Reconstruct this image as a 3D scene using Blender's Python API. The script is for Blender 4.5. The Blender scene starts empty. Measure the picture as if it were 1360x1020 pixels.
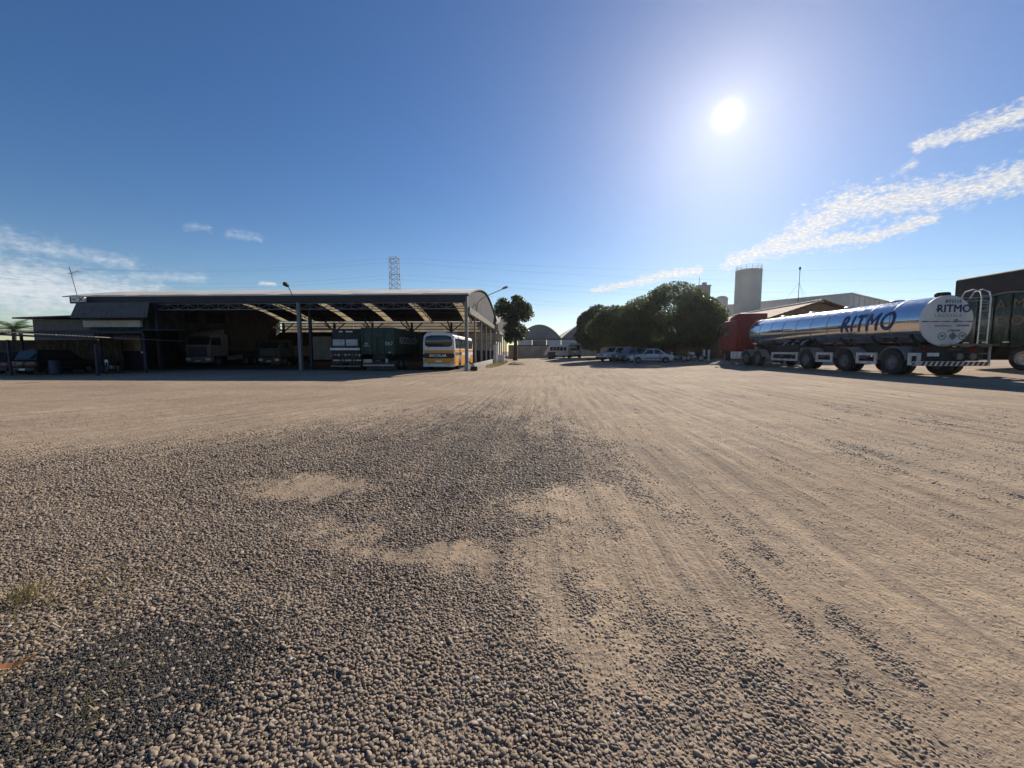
import bpy, bmesh, math, random
import numpy as np
from mathutils import Vector, Matrix

R = math.radians
random.seed(7)
rng = np.random.default_rng(11)
scene = bpy.context.scene
COL = scene.collection

# ------------------------------------------------------------------ camera
cam_d = bpy.data.cameras.new('camera')
cam_d.sensor_width = 36.0
cam_d.lens = 36.0 * 520.0 / 1360.0
cam_d.clip_start = 0.05
cam_d.clip_end = 6000.0
cam = bpy.data.objects.new('camera', cam_d)
COL.objects.link(cam)
cam.location = (0, 0, 1.55)
cam.rotation_euler = (R(90 - 4.84), 0, R(2.41))
scene.camera = cam

# ------------------------------------------------------------------ light
SUN_AZ, SUN_EL = 25.2, 26.75          # degrees right of +Y, above the horizon
sd = Vector((math.sin(R(SUN_AZ)) * math.cos(R(SUN_EL)), math.cos(R(SUN_AZ)) * math.cos(R(SUN_EL)), math.sin(R(SUN_EL))))
sun_d = bpy.data.lights.new('sun', 'SUN')
sun_d.energy = 5.0
sun_d.angle = R(0.53)
sun_d.color = (1.0, 0.91, 0.78)
sun = bpy.data.objects.new('sun', sun_d)
COL.objects.link(sun)
sun.location = sd * 60
sun.rotation_euler = sd.to_track_quat('Z', 'Y').to_euler()

scene.view_settings.view_transform = 'Standard'
scene.view_settings.look = 'None'
scene.view_settings.gamma = 1.0
scene.view_settings.use_curve_mapping = False
scene.view_settings.exposure = 0.5
scene.cycles.max_bounces = 6
scene.cycles.diffuse_bounces = 3
scene.cycles.glossy_bounces = 3
scene.cycles.volume_bounces = 0

world = bpy.data.worlds.new('World')
scene.world = world
world.use_nodes = True
wt = world.node_tree
wt.nodes.clear()


class NT:
    """small helper for building node trees"""
    def __init__(self, tree):
        self.t = tree

    def n(self, typ, **kw):
        nd = self.t.nodes.new(typ)
        for k, v in kw.items():
            setattr(nd, k, v)
        return nd

    def put(self, sock, v):
        if hasattr(v, 'is_output'):
            self.t.links.new(v, sock)
        elif v is not None:
            sock.default_value = v

    def m(self, op, a, b=None, c=None, clamp=False):
        nd = self.n('ShaderNodeMath', operation=op, use_clamp=clamp)
        for i, v in enumerate((a, b, c)):
            if v is not None:
                self.put(nd.inputs[i], v)
        return nd.outputs[0]

    def vm(self, op, a, b=None, scale=None):
        nd = self.n('ShaderNodeVectorMath', operation=op)
        self.put(nd.inputs[0], a)
        if b is not None:
            self.put(nd.inputs[1], b)
        if scale is not None:
            self.put(nd.inputs['Scale'], scale)
        return nd.outputs['Value'] if op in ('DOT_PRODUCT', 'LENGTH', 'DISTANCE') else nd.outputs[0]

    def mix(self, f, a, b, typ='RGBA', blend='MIX'):
        nd = self.n('ShaderNodeMix', data_type=typ)
        if typ == 'RGBA':
            nd.blend_type = blend
            self.put(nd.inputs[0], f); self.put(nd.inputs[6], a); self.put(nd.inputs[7], b)
            return nd.outputs[2]
        self.put(nd.inputs[0], f); self.put(nd.inputs[2], a); self.put(nd.inputs[3], b)
        return nd.outputs[0]

    def noise(self, vec, scale, detail=4, rough=0.55, lac=2.0, dist=0.0):
        nd = self.n('ShaderNodeTexNoise')
        if vec is not None:
            self.put(nd.inputs['Vector'], vec)
        nd.inputs['Scale'].default_value = scale
        nd.inputs['Detail'].default_value = detail
        nd.inputs['Roughness'].default_value = rough
        nd.inputs['Lacunarity'].default_value = lac
        nd.inputs['Distortion'].default_value = dist
        return nd.outputs[0]

    def rng(self, v, a, b, c=0.0, d=1.0, smooth=True):
        nd = self.n('ShaderNodeMapRange', interpolation_type='SMOOTHSTEP' if smooth else 'LINEAR')
        self.put(nd.inputs[0], v)
        for i, q in enumerate((a, b, c, d)):
            self.put(nd.inputs[1 + i], q)
        return nd.outputs[0]


def col4(c):
    return (c[0], c[1], c[2], 1.0)


# ------------------------------------------------------------------ sky
W = NT(wt)
sky = W.n('ShaderNodeTexSky', sky_type='NISHITA')
sky.sun_disc = False
sky.sun_elevation = R(SUN_EL)
sky.sun_rotation = R(SUN_AZ)
sky.altitude = 300
sky.air_density = 1.0
sky.dust_density = 0.1
sky.ozone_density = 2.0
gen = W.n('ShaderNodeTexCoord').outputs['Generated']
sep = W.n('ShaderNodeSeparateXYZ')
W.put(sep.inputs[0], gen)
dx, dy, dz = sep.outputs
az = W.m('MULTIPLY', W.m('ARCTAN2', dx, dy), 57.29578)
el = W.m('MULTIPLY', W.m('ARCSINE', dz), 57.29578)
# circumsolar glow of the sun itself
cosang = W.m('MINIMUM', W.vm('DOT_PRODUCT', gen, (sd.x, sd.y, sd.z)), 1.0)
ang = W.m('MULTIPLY', W.m('ARCCOSINE', cosang), 57.29578)
core = W.m('MULTIPLY', W.m('EXPONENT', W.m('MULTIPLY', W.m('POWER', W.m('DIVIDE', ang, 0.9), 2.0), -1.0)), 14.0)
halo = W.m('MULTIPLY', W.m('EXPONENT', W.m('DIVIDE', ang, -2.0)), 3.0)
wide = W.m('MULTIPLY', W.m('EXPONENT', W.m('DIVIDE', ang, -9.0)), 1.7)
glow = W.m('ADD', W.m('ADD', core, halo), wide)
veil = W.m('MULTIPLY', W.m('EXPONENT', W.m('DIVIDE', ang, -24.0)), 0.8)
hs = W.n('ShaderNodeHueSaturation')
hs.inputs['Saturation'].default_value = 1.28
hs.inputs['Hue'].default_value = 0.508
W.put(hs.inputs['Color'], sky.outputs[0])
skyc = W.vm('ADD', hs.outputs[0], W.vm('SCALE', (1.0, 0.97, 0.9), scale=glow))
skyc = W.vm('ADD', skyc, W.vm('SCALE', (1.0, 0.75, 0.85), scale=veil))
# clouds, laid out in azimuth / elevation degrees
ae = W.n('ShaderNodeCombineXYZ')
W.put(ae.inputs[0], az); W.put(ae.inputs[1], el)
aev = ae.outputs[0]
warp = W.noise(aev, 0.35, 3, 0.6)
warp2 = W.noise(W.vm('MULTIPLY', aev, (0.75, 1.2, 1.0)), 1.5, 9, 0.66)


def seg_mask(pts, widths, lumps, feather):
    best = None
    for (p, q, w) in zip(pts[:-1], pts[1:], widths):
        pa = W.vm('SUBTRACT', aev, (p[0], p[1], 0))
        ba = (q[0] - p[0], q[1] - p[1], 0)
        L2 = ba[0] ** 2 + ba[1] ** 2
        h = W.m('DIVIDE', W.vm('DOT_PRODUCT', pa, ba), L2, clamp=True)
        near = W.vm('SUBTRACT', pa, W.vm('SCALE', ba, scale=h))
        # narrower across elevation is set by the width; distance in degrees
        dist = W.m('DIVIDE', W.vm('LENGTH', near), w)
        best = dist if best is None else W.m('MINIMUM', best, dist)
    s = W.m('SUBTRACT', 1.0, best)
    s = W.m('ADD', s, W.m('MULTIPLY', W.m('SUBTRACT', warp2, 0.5), lumps))
    return W.rng(s, 0.0, feather)


stretch = W.vm('MULTIPLY', aev, (0.55, 1.6, 1.0))
fine = W.noise(stretch, 1.5, 8, 0.68)
fine2 = W.noise(W.vm('MULTIPLY', aev, (0.9, 2.4, 1.0)), 2.6, 5, 0.58)
cA = seg_mask([(26.2, 11.0), (30.5, 12.2), (33.3, 13.3), (37.0, 15.4), (43.1, 14.9), (46.5, 14.7), (50.5, 15.2), (58, 15.6)],
              [1.2, 1.8, 2.4, 2.2, 1.8, 1.7, 1.7], 3.2, 0.95)
cA2 = seg_mask([(31.0, 11.9), (35.0, 12.1), (39.5, 11.9), (43.6, 12.8)], [1.2, 1.2, 0.9], 3.0, 0.95)
cB = seg_mask([(42.4, 19.6), (45.3, 19.6), (49.5, 19.9)], [0.85, 1.2], 3.0, 0.95)
cb = seg_mask([(41.3, 17.7), (41.9, 18.0)], [0.6], 2.6, 1.3)
cC = seg_mask([(9.2, 8.4), (15.4, 9.4), (19.0, 10.1), (22.6, 10.3)], [0.6, 0.85, 0.8], 2.6, 0.9)
cD = seg_mask([(25.0, 10.2), (29.0, 10.5)], [0.45], 2.6, 1.6)
cR = seg_mask([(-0.5, 5.3), (8.2, 5.7)], [0.75], 1.8, 1.6)
cR2 = seg_mask([(-4.0, 3.3), (7.0, 3.6)], [1.6], 1.6, 1.8)
cL = seg_mask([(-70, 10.4), (-54.2, 9.6), (-51.2, 9.4), (-46.0, 8.9)], [1.9, 1.4, 1.1], 2.4, 1.8)
cL2 = seg_mask([(-80, 5.5), (-56.7, 5.8), (-51.9, 5.6), (-45, 5.2), (-36, 4.9)], [4.0, 3.7, 3.0, 1.8], 1.5, 1.0)
cL3 = seg_mask([(-46.0, 7.6), (-40.2, 8.2)], [0.9], 2.4, 2.0)
cS = seg_mask([(-41.2, 13.5), (-39.4, 13.6)], [0.6], 3.4, 2.2)
cS2 = seg_mask([(-37.4, 13.4), (-34.6, 13.4)], [0.8], 3.4, 2.2)
cS3 = seg_mask([(-34.6, 8.1), (-33.2, 8.2)], [0.4], 3.0, 1.2)
solid = None
for c in (cA, cA2, cB, cb, cC, cS3):
    solid = c if solid is None else W.m('MAXIMUM', solid, c)
soft = None
for c, k in ((cD, 0.6), (cR, 0.75), (cR2, 0.8), (cL, 0.7), (cL2, 0.95), (cL3, 0.75), (cS, 0.55), (cS2, 0.6)):
    c = W.m('MULTIPLY', c, k)
    soft = c if soft is None else W.m('MAXIMUM', soft, c)
solid = W.m('MULTIPLY', solid, W.rng(fine2, 0.3, 0.6, 0.62, 1.0))
soft = W.m('MULTIPLY', soft, W.rng(fine, 0.22, 0.62, 0.35, 1.0))
cloud_hi = W.mix(W.rng(fine2, 0.4, 0.75), col4((7.6, 7.5, 7.4)), col4((10.4, 10.2, 9.9)))
skyc = W.mix(soft, skyc, col4((7.8, 8.2, 8.7)))
skyc = W.mix(W.m('MULTIPLY', solid, 0.93), skyc, cloud_hi)
bg = W.n('ShaderNodeBackground')
W.put(bg.inputs['Color'], skyc)
bg.inputs['Strength'].default_value = 0.069
wo = W.n('ShaderNodeOutputWorld')
wt.links.new(bg.outputs[0], wo.inputs[0])


# ------------------------------------------------------------------ numpy noise
def vnoise(x, y, seed=0):
    xi = np.floor(x).astype(np.int64); yi = np.floor(y).astype(np.int64)
    xf = x - xi; yf = y - yi
    u = xf * xf * (3 - 2 * xf); v = yf * yf * (3 - 2 * yf)

    def h(a, b):
        n = (a * 374761393 + b * 668265263 + seed * 1442695041) & 0xffffffff
        n = ((n ^ (n >> 13)) * 1274126177) & 0xffffffff
        return ((n ^ (n >> 16)) & 0xffff) / 65535.0
    return (h(xi, yi) * (1 - u) + h(xi + 1, yi) * u) * (1 - v) + (h(xi, yi + 1) * (1 - u) + h(xi + 1, yi + 1) * u) * v


def fbm(x, y, octs=4, seed=0, gain=0.5):
    s = 0; a = 1; t = 0
    for i in range(octs):
        s = s + a * vnoise(x * 2 ** i, y * 2 ** i, seed + i * 17)
        t += a; a *= gain
    return s / t


def sst(a, b, x):
    t = np.clip((x - a) / (b - a), 0, 1)
    return t * t * (3 - 2 * t)


def gh_np(x, y):
    xc = np.clip(x, 0, 24)
    z = 0.033 * xc * sst(0, 6, xc)
    return z + 0.16 * sst(35, 65, y) * sst(-4.4, 1.5, x)


def gh(x, y):
    return float(gh_np(np.array([float(x)]), np.array([float(y)]))[0])


# ------------------------------------------------------------------ materials
MATS = {}


def base_mat(name):
    m = bpy.data.materials.new(name)
    m.use_nodes = True
    nt = NT(m.node_tree)
    b = m.node_tree.nodes['Principled BSDF']
    return m, nt, b


def pm(name, col, rough=0.6, metal=0.0, var=0.18, scale=2.5, bump=0.0, bscale=30.0, dirt=0.0, dirtcol=(0.2, 0.16, 0.12), spec=0.35):
    if name in MATS:
        return MATS[name]
    m, nt, b = base_mat(name)
    tc = nt.n('ShaderNodeTexCoord').outputs['Object']
    n = nt.noise(tc, scale, 5, 0.6)
    lo = tuple(max(0, c * (1 - var)) for c in col); hi = tuple(min(1, c * (1 + var)) for c in col)
    c = nt.mix(nt.rng(n, 0.3, 0.7), col4(lo), col4(hi))
    if dirt:
        n2 = nt.noise(nt.vm('MULTIPLY', tc, (1.0, 1.0, 0.35)), scale * 1.9, 6, 0.65)
        f = nt.m('MULTIPLY', nt.rng(n2, 0.42, 0.72), dirt)
        c = nt.mix(f, c, col4(dirtcol))
        r = nt.mix(f, rough, 0.85, 'FLOAT')
        nt.put(b.inputs['Roughness'], r)
    else:
        b.inputs['Roughness'].default_value = rough
    nt.put(b.inputs['Base Color'], c)
    b.inputs['Metallic'].default_value = metal
    b.inputs['Specular IOR Level'].default_value = spec
    if bump:
        bn = nt.n('ShaderNodeBump')
        bn.inputs['Strength'].default_value = bump
        bn.inputs['Distance'].default_value = 0.02
        nt.put(bn.inputs['Height'], nt.noise(tc, bscale, 4, 0.6))
        nt.put(b.inputs['Normal'], bn.outputs[0])
    MATS[name] = m
    return m


def glass_mat(name, col=(0.02, 0.025, 0.03), rough=0.06):
    return pm(name, col, rough, 0.0, 0.1, 2, spec=0.6)


M_rubber = pm('rubber', (0.022, 0.021, 0.02), 0.8, dirt=0.5, dirtcol=(0.09, 0.075, 0.06), scale=4)
M_rim = pm('steel_rim', (0.2, 0.2, 0.21), 0.45, 0.6, dirt=0.4, scale=6)
M_black = pm('black_plastic', (0.02, 0.02, 0.021), 0.55, dirt=0.2)
M_chassis = pm('chassis_steel', (0.03, 0.03, 0.032), 0.7, dirt=0.35, dirtcol=(0.1, 0.08, 0.06))
M_glass = glass_mat('dark_glass')
M_white = pm('white_paint', (0.72, 0.72, 0.7), 0.4, dirt=0.25, dirtcol=(0.35, 0.31, 0.26))
M_lampw = pm('lamp_lens', (0.75, 0.75, 0.72), 0.15, var=0.05)
M_lampr = pm('red_lens', (0.35, 0.015, 0.012), 0.2, var=0.1)
M_orange = pm('amber_lens', (0.6, 0.2, 0.02), 0.2, var=0.1)
M_chrome = pm('chrome', (0.5, 0.5, 0.5), 0.32, 1.0, var=0.06)
M_steelgrey = pm('galvanised_steel', (0.3, 0.3, 0.31), 0.45, 0.8, dirt=0.3)
M_col = pm('painted_column', (0.16, 0.16, 0.18), 0.55, dirt=0.4, dirtcol=(0.25, 0.22, 0.18))
M_dsteel = pm('dark_blue_steel', (0.018, 0.022, 0.04), 0.6, dirt=0.3, dirtcol=(0.05, 0.045, 0.04))
M_truss = pm('truss_paint', (0.13, 0.15, 0.19), 0.55, dirt=0.3)
M_conc = pm('concrete', (0.34, 0.32, 0.29), 0.85, bump=0.4, dirt=0.5, dirtcol=(0.16, 0.14, 0.12), scale=1.5)
M_plaster = pm('grey_plaster', (0.3, 0.29, 0.28), 0.85, dirt=0.5, dirtcol=(0.14, 0.13, 0.12), scale=0.8, bump=0.2)
M_cream = pm('cream_plaster', (0.5, 0.47, 0.42), 0.85, dirt=0.4, dirtcol=(0.25, 0.22, 0.19), scale=0.9)
M_bluepaint = pm('blue_dado_paint', (0.02, 0.03, 0.06), 0.6, dirt=0.4, dirtcol=(0.06, 0.06, 0.07))
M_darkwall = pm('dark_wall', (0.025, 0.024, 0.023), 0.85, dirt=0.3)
M_wood = pm('weathered_wood', (0.24, 0.18, 0.12), 0.85, scale=6, bump=0.4)
M_bark = pm('bark', (0.09, 0.07, 0.05), 0.9, scale=4, bump=0.8, bscale=12)
M_wire = pm('wire_black', (0.09, 0.09, 0.1), 0.6)


def roof_mat(name, col, dirt=0.55):
    return pm(name, col, 0.6, 0.0, 0.16, 0.5, dirt=dirt, dirtcol=(0.13, 0.11, 0.09))


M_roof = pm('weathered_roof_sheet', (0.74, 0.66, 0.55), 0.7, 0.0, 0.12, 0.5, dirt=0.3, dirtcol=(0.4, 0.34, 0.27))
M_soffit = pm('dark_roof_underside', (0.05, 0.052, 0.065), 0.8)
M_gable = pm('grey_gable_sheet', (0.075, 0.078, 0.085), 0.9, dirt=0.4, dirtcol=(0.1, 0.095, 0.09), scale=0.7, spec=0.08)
M_fascia = pm('gutter_band', (0.24, 0.225, 0.2), 0.85, spec=0.12, dirt=0.6, dirtcol=(0.17, 0.15, 0.13), scale=0.9)


def translucent_mat(name, col, k):
    m, nt, b = base_mat(name)
    tc = nt.n('ShaderNodeTexCoord').outputs['Object']
    n = nt.noise(tc, 1.2, 5, 0.6)
    c = nt.mix(nt.rng(n, 0.3, 0.7), col4(tuple(q * 0.75 for q in col)), col4(col))
    t = nt.n('ShaderNodeBsdfTranslucent')
    nt.put(t.inputs['Color'], c)
    nt.put(b.inputs['Base Color'], c)
    b.inputs['Roughness'].default_value = 0.5
    mx = nt.n('ShaderNodeMixShader')
    mx.inputs[0].default_value = k
    out = m.node_tree.nodes['Material Output']
    nt.t.links.new(b.outputs[0], mx.inputs[1]); nt.t.links.new(t.outputs[0], mx.inputs[2])
    nt.t.links.new(mx.outputs[0], out.inputs[0])
    return m


M_skylight = translucent_mat('fibreglass_skylight', (0.36, 0.28, 0.17), 0.75)
M_cladding = translucent_mat('fibreglass_cladding', (0.56, 0.53, 0.47), 0.6)


def leaf_mat(name, a, b_, tr=0.5):
    m, nt, b = base_mat(name)
    tc = nt.n('ShaderNodeTexCoord').outputs['Object']
    n = nt.noise(tc, 0.7, 4, 0.6)
    n2 = nt.noise(tc, 9.0, 2, 0.5)
    c = nt.mix(nt.rng(n, 0.3, 0.7), col4(a), col4(b_))
    c = nt.mix(nt.m('MULTIPLY', nt.rng(n2, 0.5, 0.75), 0.5), c, col4(tuple(q * 1.7 for q in b_)))
    nt.put(b.inputs['Base Color'], c)
    b.inputs['Roughness'].default_value = 0.5
    t = nt.n('ShaderNodeBsdfTranslucent')
    nt.put(t.inputs['Color'], nt.vm('MULTIPLY', c, (1.3, 1.5, 0.6)))
    mx = nt.n('ShaderNodeMixShader')
    mx.inputs[0].default_value = tr
    nt.t.links.new(b.outputs[0], mx.inputs[1]); nt.t.links.new(t.outputs[0], mx.inputs[2])
    nt.t.links.new(mx.outputs[0], m.node_tree.nodes['Material Output'].inputs[0])
    return m


M_leaf = leaf_mat('ficus_leaf', (0.055, 0.068, 0.035), (0.092, 0.105, 0.052))
M_leaf2 = leaf_mat('mango_leaf', (0.032, 0.048, 0.026), (0.055, 0.075, 0.034), 0.35)
M_palm = leaf_mat('palm_leaf', (0.05, 0.085, 0.03), (0.08, 0.12, 0.04), 0.3)
M_grass = leaf_mat('dry_grass', (0.13, 0.105, 0.05), (0.22, 0.17, 0.085), 0.2)

# ------------------------------------------------------------------ mesh builder


class MB:
    def __init__(self):
        self.v = []; self.f = []

    def add(self, vs, fs):
        o = len(self.v)
        self.v += [tuple(p) for p in vs]
        self.f += [tuple(i + o for i in q) for q in fs]
        return self

    def box(self, c, s, rz=0.0):
        cx, cy, cz = c; hx, hy, hz = s[0] / 2, s[1] / 2, s[2] / 2
        co, si = math.cos(rz), math.sin(rz)
        vs = []
        for z in (-hz, hz):
            for x, y in ((-hx, -hy), (hx, -hy), (hx, hy), (-hx, hy)):
                vs.append((cx + x * co - y * si, cy + x * si + y * co, cz + z))
        return self.add(vs, [(0, 3, 2, 1), (4, 5, 6, 7), (0, 1, 5, 4), (1, 2, 6, 5), (2, 3, 7, 6), (3, 0, 4, 7)])

    def b2(self, x0, x1, y0, y1, z0, z1):
        return self.box(((x0 + x1) / 2, (y0 + y1) / 2, (z0 + z1) / 2), (x1 - x0, y1 - y0, z1 - z0))

    def bar(self, p, q, w, h=None):
        p, q = Vector(p), Vector(q); h = h or w
        d = (q - p).normalized()
        up = Vector((0, 0, 1)) if abs(d.z) < 0.95 else Vector((0, 1, 0))
        s = d.cross(up).normalized(); u = s.cross(d)
        vs = []
        for e in (p, q):
            for a, b in ((-1, -1), (1, -1), (1, 1), (-1, 1)):
                vs.append(e + s * (a * w / 2) + u * (b * h / 2))
        return self.add(vs, [(0, 3, 2, 1), (4, 5, 6, 7), (0, 1, 5, 4), (1, 2, 6, 5), (2, 3, 7, 6), (3, 0, 4, 7)])

    def tube(self, pts, r, n=8, r2=None):
        pts = [Vector(p) for p in pts]; k = len(pts)
        rs = r if isinstance(r, (list, tuple)) else [r + (((r2 if r2 is not None else r) - r) * i / max(1, k - 1)) for i in range(k)]
        vs = []; prev = None
        for i, p in enumerate(pts):
            d = (pts[min(i + 1, k - 1)] - pts[max(i - 1, 0)]).normalized()
            ref = prev if prev is not None and abs(prev.dot(d)) < 0.99 else (Vector((0, 0, 1)) if abs(d.z) < 0.9 else Vector((1, 0, 0)))
            s = (ref - d * ref.dot(d)).normalized(); prev = s
            u = d.cross(s)
            for j in range(n):
                a = 2 * math.pi * j / n
                vs.append(p + (s * math.cos(a) + u * math.sin(a)) * rs[i])
        fs = []
        for i in range(k - 1):
            for j in range(n):
                fs.append((i * n + j, i * n + (j + 1) % n, (i + 1) * n + (j + 1) % n, (i + 1) * n + j))
        fs.append(tuple(range(n - 1, -1, -1))); fs.append(tuple(range((k - 1) * n, k * n)))
        return self.add(vs, fs)

    def cyl(self, p, q, r, n=16, r2=None):
        return self.tube([p, q], r, n, r2)

    def prism(self, poly, axis, a, b):
        """poly: 2-D outline; axis 'x' -> (y,z), 'y' -> (x,z), 'z' -> (x,y)"""
        def mk(t, p):
            return (t, p[0], p[1]) if axis == 'x' else ((p[0], t, p[1]) if axis == 'y' else (p[0], p[1], t))
        n = len(poly)
        vs = [mk(a, p) for p in poly] + [mk(b, p) for p in poly]
        fs = [tuple(range(n - 1, -1, -1)), tuple(range(n, 2 * n))]
        for i in range(n):
            j = (i + 1) % n
            fs.append((i, j, n + j, n + i))
        return self.add(vs, fs)

    def lathe(self, prof, c, axis='x', n=24, caps=True):
        """prof: list of (radius, offset along axis)"""
        vs = []
        for r, o in prof:
            for j in range(n):
                a = 2 * math.pi * j / n
                s, t = r * math.cos(a), r * math.sin(a)
                if axis == 'x':
                    vs.append((c[0] + o, c[1] + s, c[2] + t))
                elif axis == 'y':
                    vs.append((c[0] + s, c[1] + o, c[2] + t))
                else:
                    vs.append((c[0] + s, c[1] + t, c[2] + o))
        fs = []; k = len(prof)
        for i in range(k if caps is False else k - 1):
            a, b = i, (i + 1) % k
            for j in range(n):
                fs.append((a * n + j, a * n + (j + 1) % n, b * n + (j + 1) % n, b * n + j))
        if caps is True:
            fs.append(tuple(range(n - 1, -1, -1)))
        if caps:
            fs.append(tuple(range((k - 1) * n, k * n)))
        return self.add(vs, fs)

    def slab(self, quad, th=0.012):
        """thin panel standing proud of a quad (corners given counter-clockwise from outside)"""
        q = [Vector(p) for p in quad]
        nrm = (q[1] - q[0]).cross(q[2] - q[0]).normalized()
        n = len(q)
        vs = [p - nrm * th * 0.5 for p in q] + [p + nrm * th for p in q]
        fs = [tuple(range(n - 1, -1, -1)), tuple(range(n, 2 * n))] + [(i, (i + 1) % n, n + (i + 1) % n, n + i) for i in range(n)]
        return self.add(vs, fs)

    def build(self, name, mat, parent=None, smooth=False, bevel=0.0, seg=2, angle=40):
        me = bpy.data.meshes.new(name)
        me.from_pydata(self.v, [], self.f)
        bm = bmesh.new(); bm.from_mesh(me)
        bmesh.ops.recalc_face_normals(bm, faces=bm.faces)
        if bevel:
            es = [e for e in bm.edges if len(e.link_faces) == 2 and e.calc_face_angle(0) > R(30)]
            bmesh.ops.bevel(bm, geom=es, offset=bevel, segments=seg, profile=0.5, affect='EDGES', clamp_overlap=True)
        if smooth or bevel:
            for f in bm.faces:
                f.smooth = True
            for e in bm.edges:
                if len(e.link_faces) == 2 and e.calc_face_angle(0) > R(angle):
                    e.smooth = False
        bm.to_mesh(me); bm.free()
        me.materials.append(mat)
        o = bpy.data.objects.new(name, me)
        COL.objects.link(o)
        if parent is not None:
            o.parent = parent
        return o


def fast_mesh(name, verts, faces4, mat, parent=None, smooth=False):
    """numpy verts (n,3), faces (m,k) of equal size"""
    me = bpy.data.meshes.new(name)
    k = faces4.shape[1]
    me.vertices.add(len(verts)); me.vertices.foreach_set('co', verts.astype(np.float32).ravel())
    me.loops.add(faces4.size); me.loops.foreach_set('vertex_index', faces4.astype(np.int32).ravel())
    me.polygons.add(len(faces4))
    me.polygons.foreach_set('loop_start', np.arange(0, faces4.size, k, dtype=np.int32))
    me.polygons.foreach_set('loop_total', np.full(len(faces4), k, dtype=np.int32))
    if smooth:
        me.polygons.foreach_set('use_smooth', np.ones(len(faces4), dtype=bool))
    me.update(calc_edges=True)
    me.materials.append(mat)
    o = bpy.data.objects.new(name, me)
    COL.objects.link(o)
    if parent is not None:
        o.parent = parent
    return o


def tag(o, label=None, cat=None, group=None, kind=None):
    if label: o['label'] = label
    if cat: o['category'] = cat
    if group: o['group'] = group
    if kind: o['kind'] = kind
    return o


def thing(name, label, cat, loc=(0, 0, 0), rz=0.0, group=None):
    o = bpy.data.objects.new(name, None)
    COL.objects.link(o)
    o.location = loc; o.rotation_euler = (0, 0, rz)
    o.empty_display_size = 0.3
    return tag(o, label, cat, group)


def text_data(body, size, bold=0.0, ext=0.004, shear=0.0, spacing=1.0, align='CENTER'):
    cu = bpy.data.curves.new('lettering', 'FONT')
    cu.body = body; cu.size = size; cu.extrude = ext; cu.offset = bold; cu.shear = shear
    cu.align_x = align; cu.align_y = 'CENTER'; cu.space_character = spacing; cu.resolution_u = 4
    ob = bpy.data.objects.new('lettering_tmp', cu)
    COL.objects.link(ob)
    dg = bpy.context.evaluated_depsgraph_get()
    me = bpy.data.meshes.new_from_object(ob.evaluated_get(dg))
    bpy.data.objects.remove(ob); bpy.data.curves.remove(cu)
    return me


def bold_text(body, size, d, shear=0.0, spacing=1.0):
    bm = bmesh.new()
    for i, (ox, oy) in enumerate(((0, 0), (d, 0), (-d, 0), (0, d), (0, -d))):
        me = text_data(body, size, 0.0, 0.004, shear, spacing)
        me.transform(Matrix.Translation((ox, oy, i * 0.0007)))
        bm.from_mesh(me); bpy.data.meshes.remove(me)
    me = bpy.data.meshes.new('lettering'); bm.to_mesh(me); bm.free()
    return me


def lettering(body, size, origin, right, up, mat, parent, bold=0.0, ext=0.004, stretch=1.0, shear=0.0, spacing=1.0, name='lettering', align='CENTER'):
    me = bold_text(body, size, bold, shear, spacing) if bold else text_data(body, size, 0.0, ext, shear, spacing, align)
    r_, u_ = Vector(right).normalized(), Vector(up).normalized()
    n_ = r_.cross(u_); o_ = Vector(origin)
    for v in me.vertices:
        c = v.co.copy()
        v.co = o_ + r_ * c.x * stretch + u_ * c.y + n_ * (c.z + ext)
    me.materials.clear(); me.materials.append(mat)
    o = bpy.data.objects.new(name, me); COL.objects.link(o); o.parent = parent
    return o


# ------------------------------------------------------------------ ground
def track_t(x, y):
    left = x / (1 - np.clip(y, 0, 17) / 23.0)
    w = sst(-0.3, -3.0, x)
    w = 1 - sst(-3.0, -0.3, x)
    right = x - 0.0035 * np.clip(y, 0, 30) ** 2 * 0.5
    return left * w + right * (1 - w)


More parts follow.
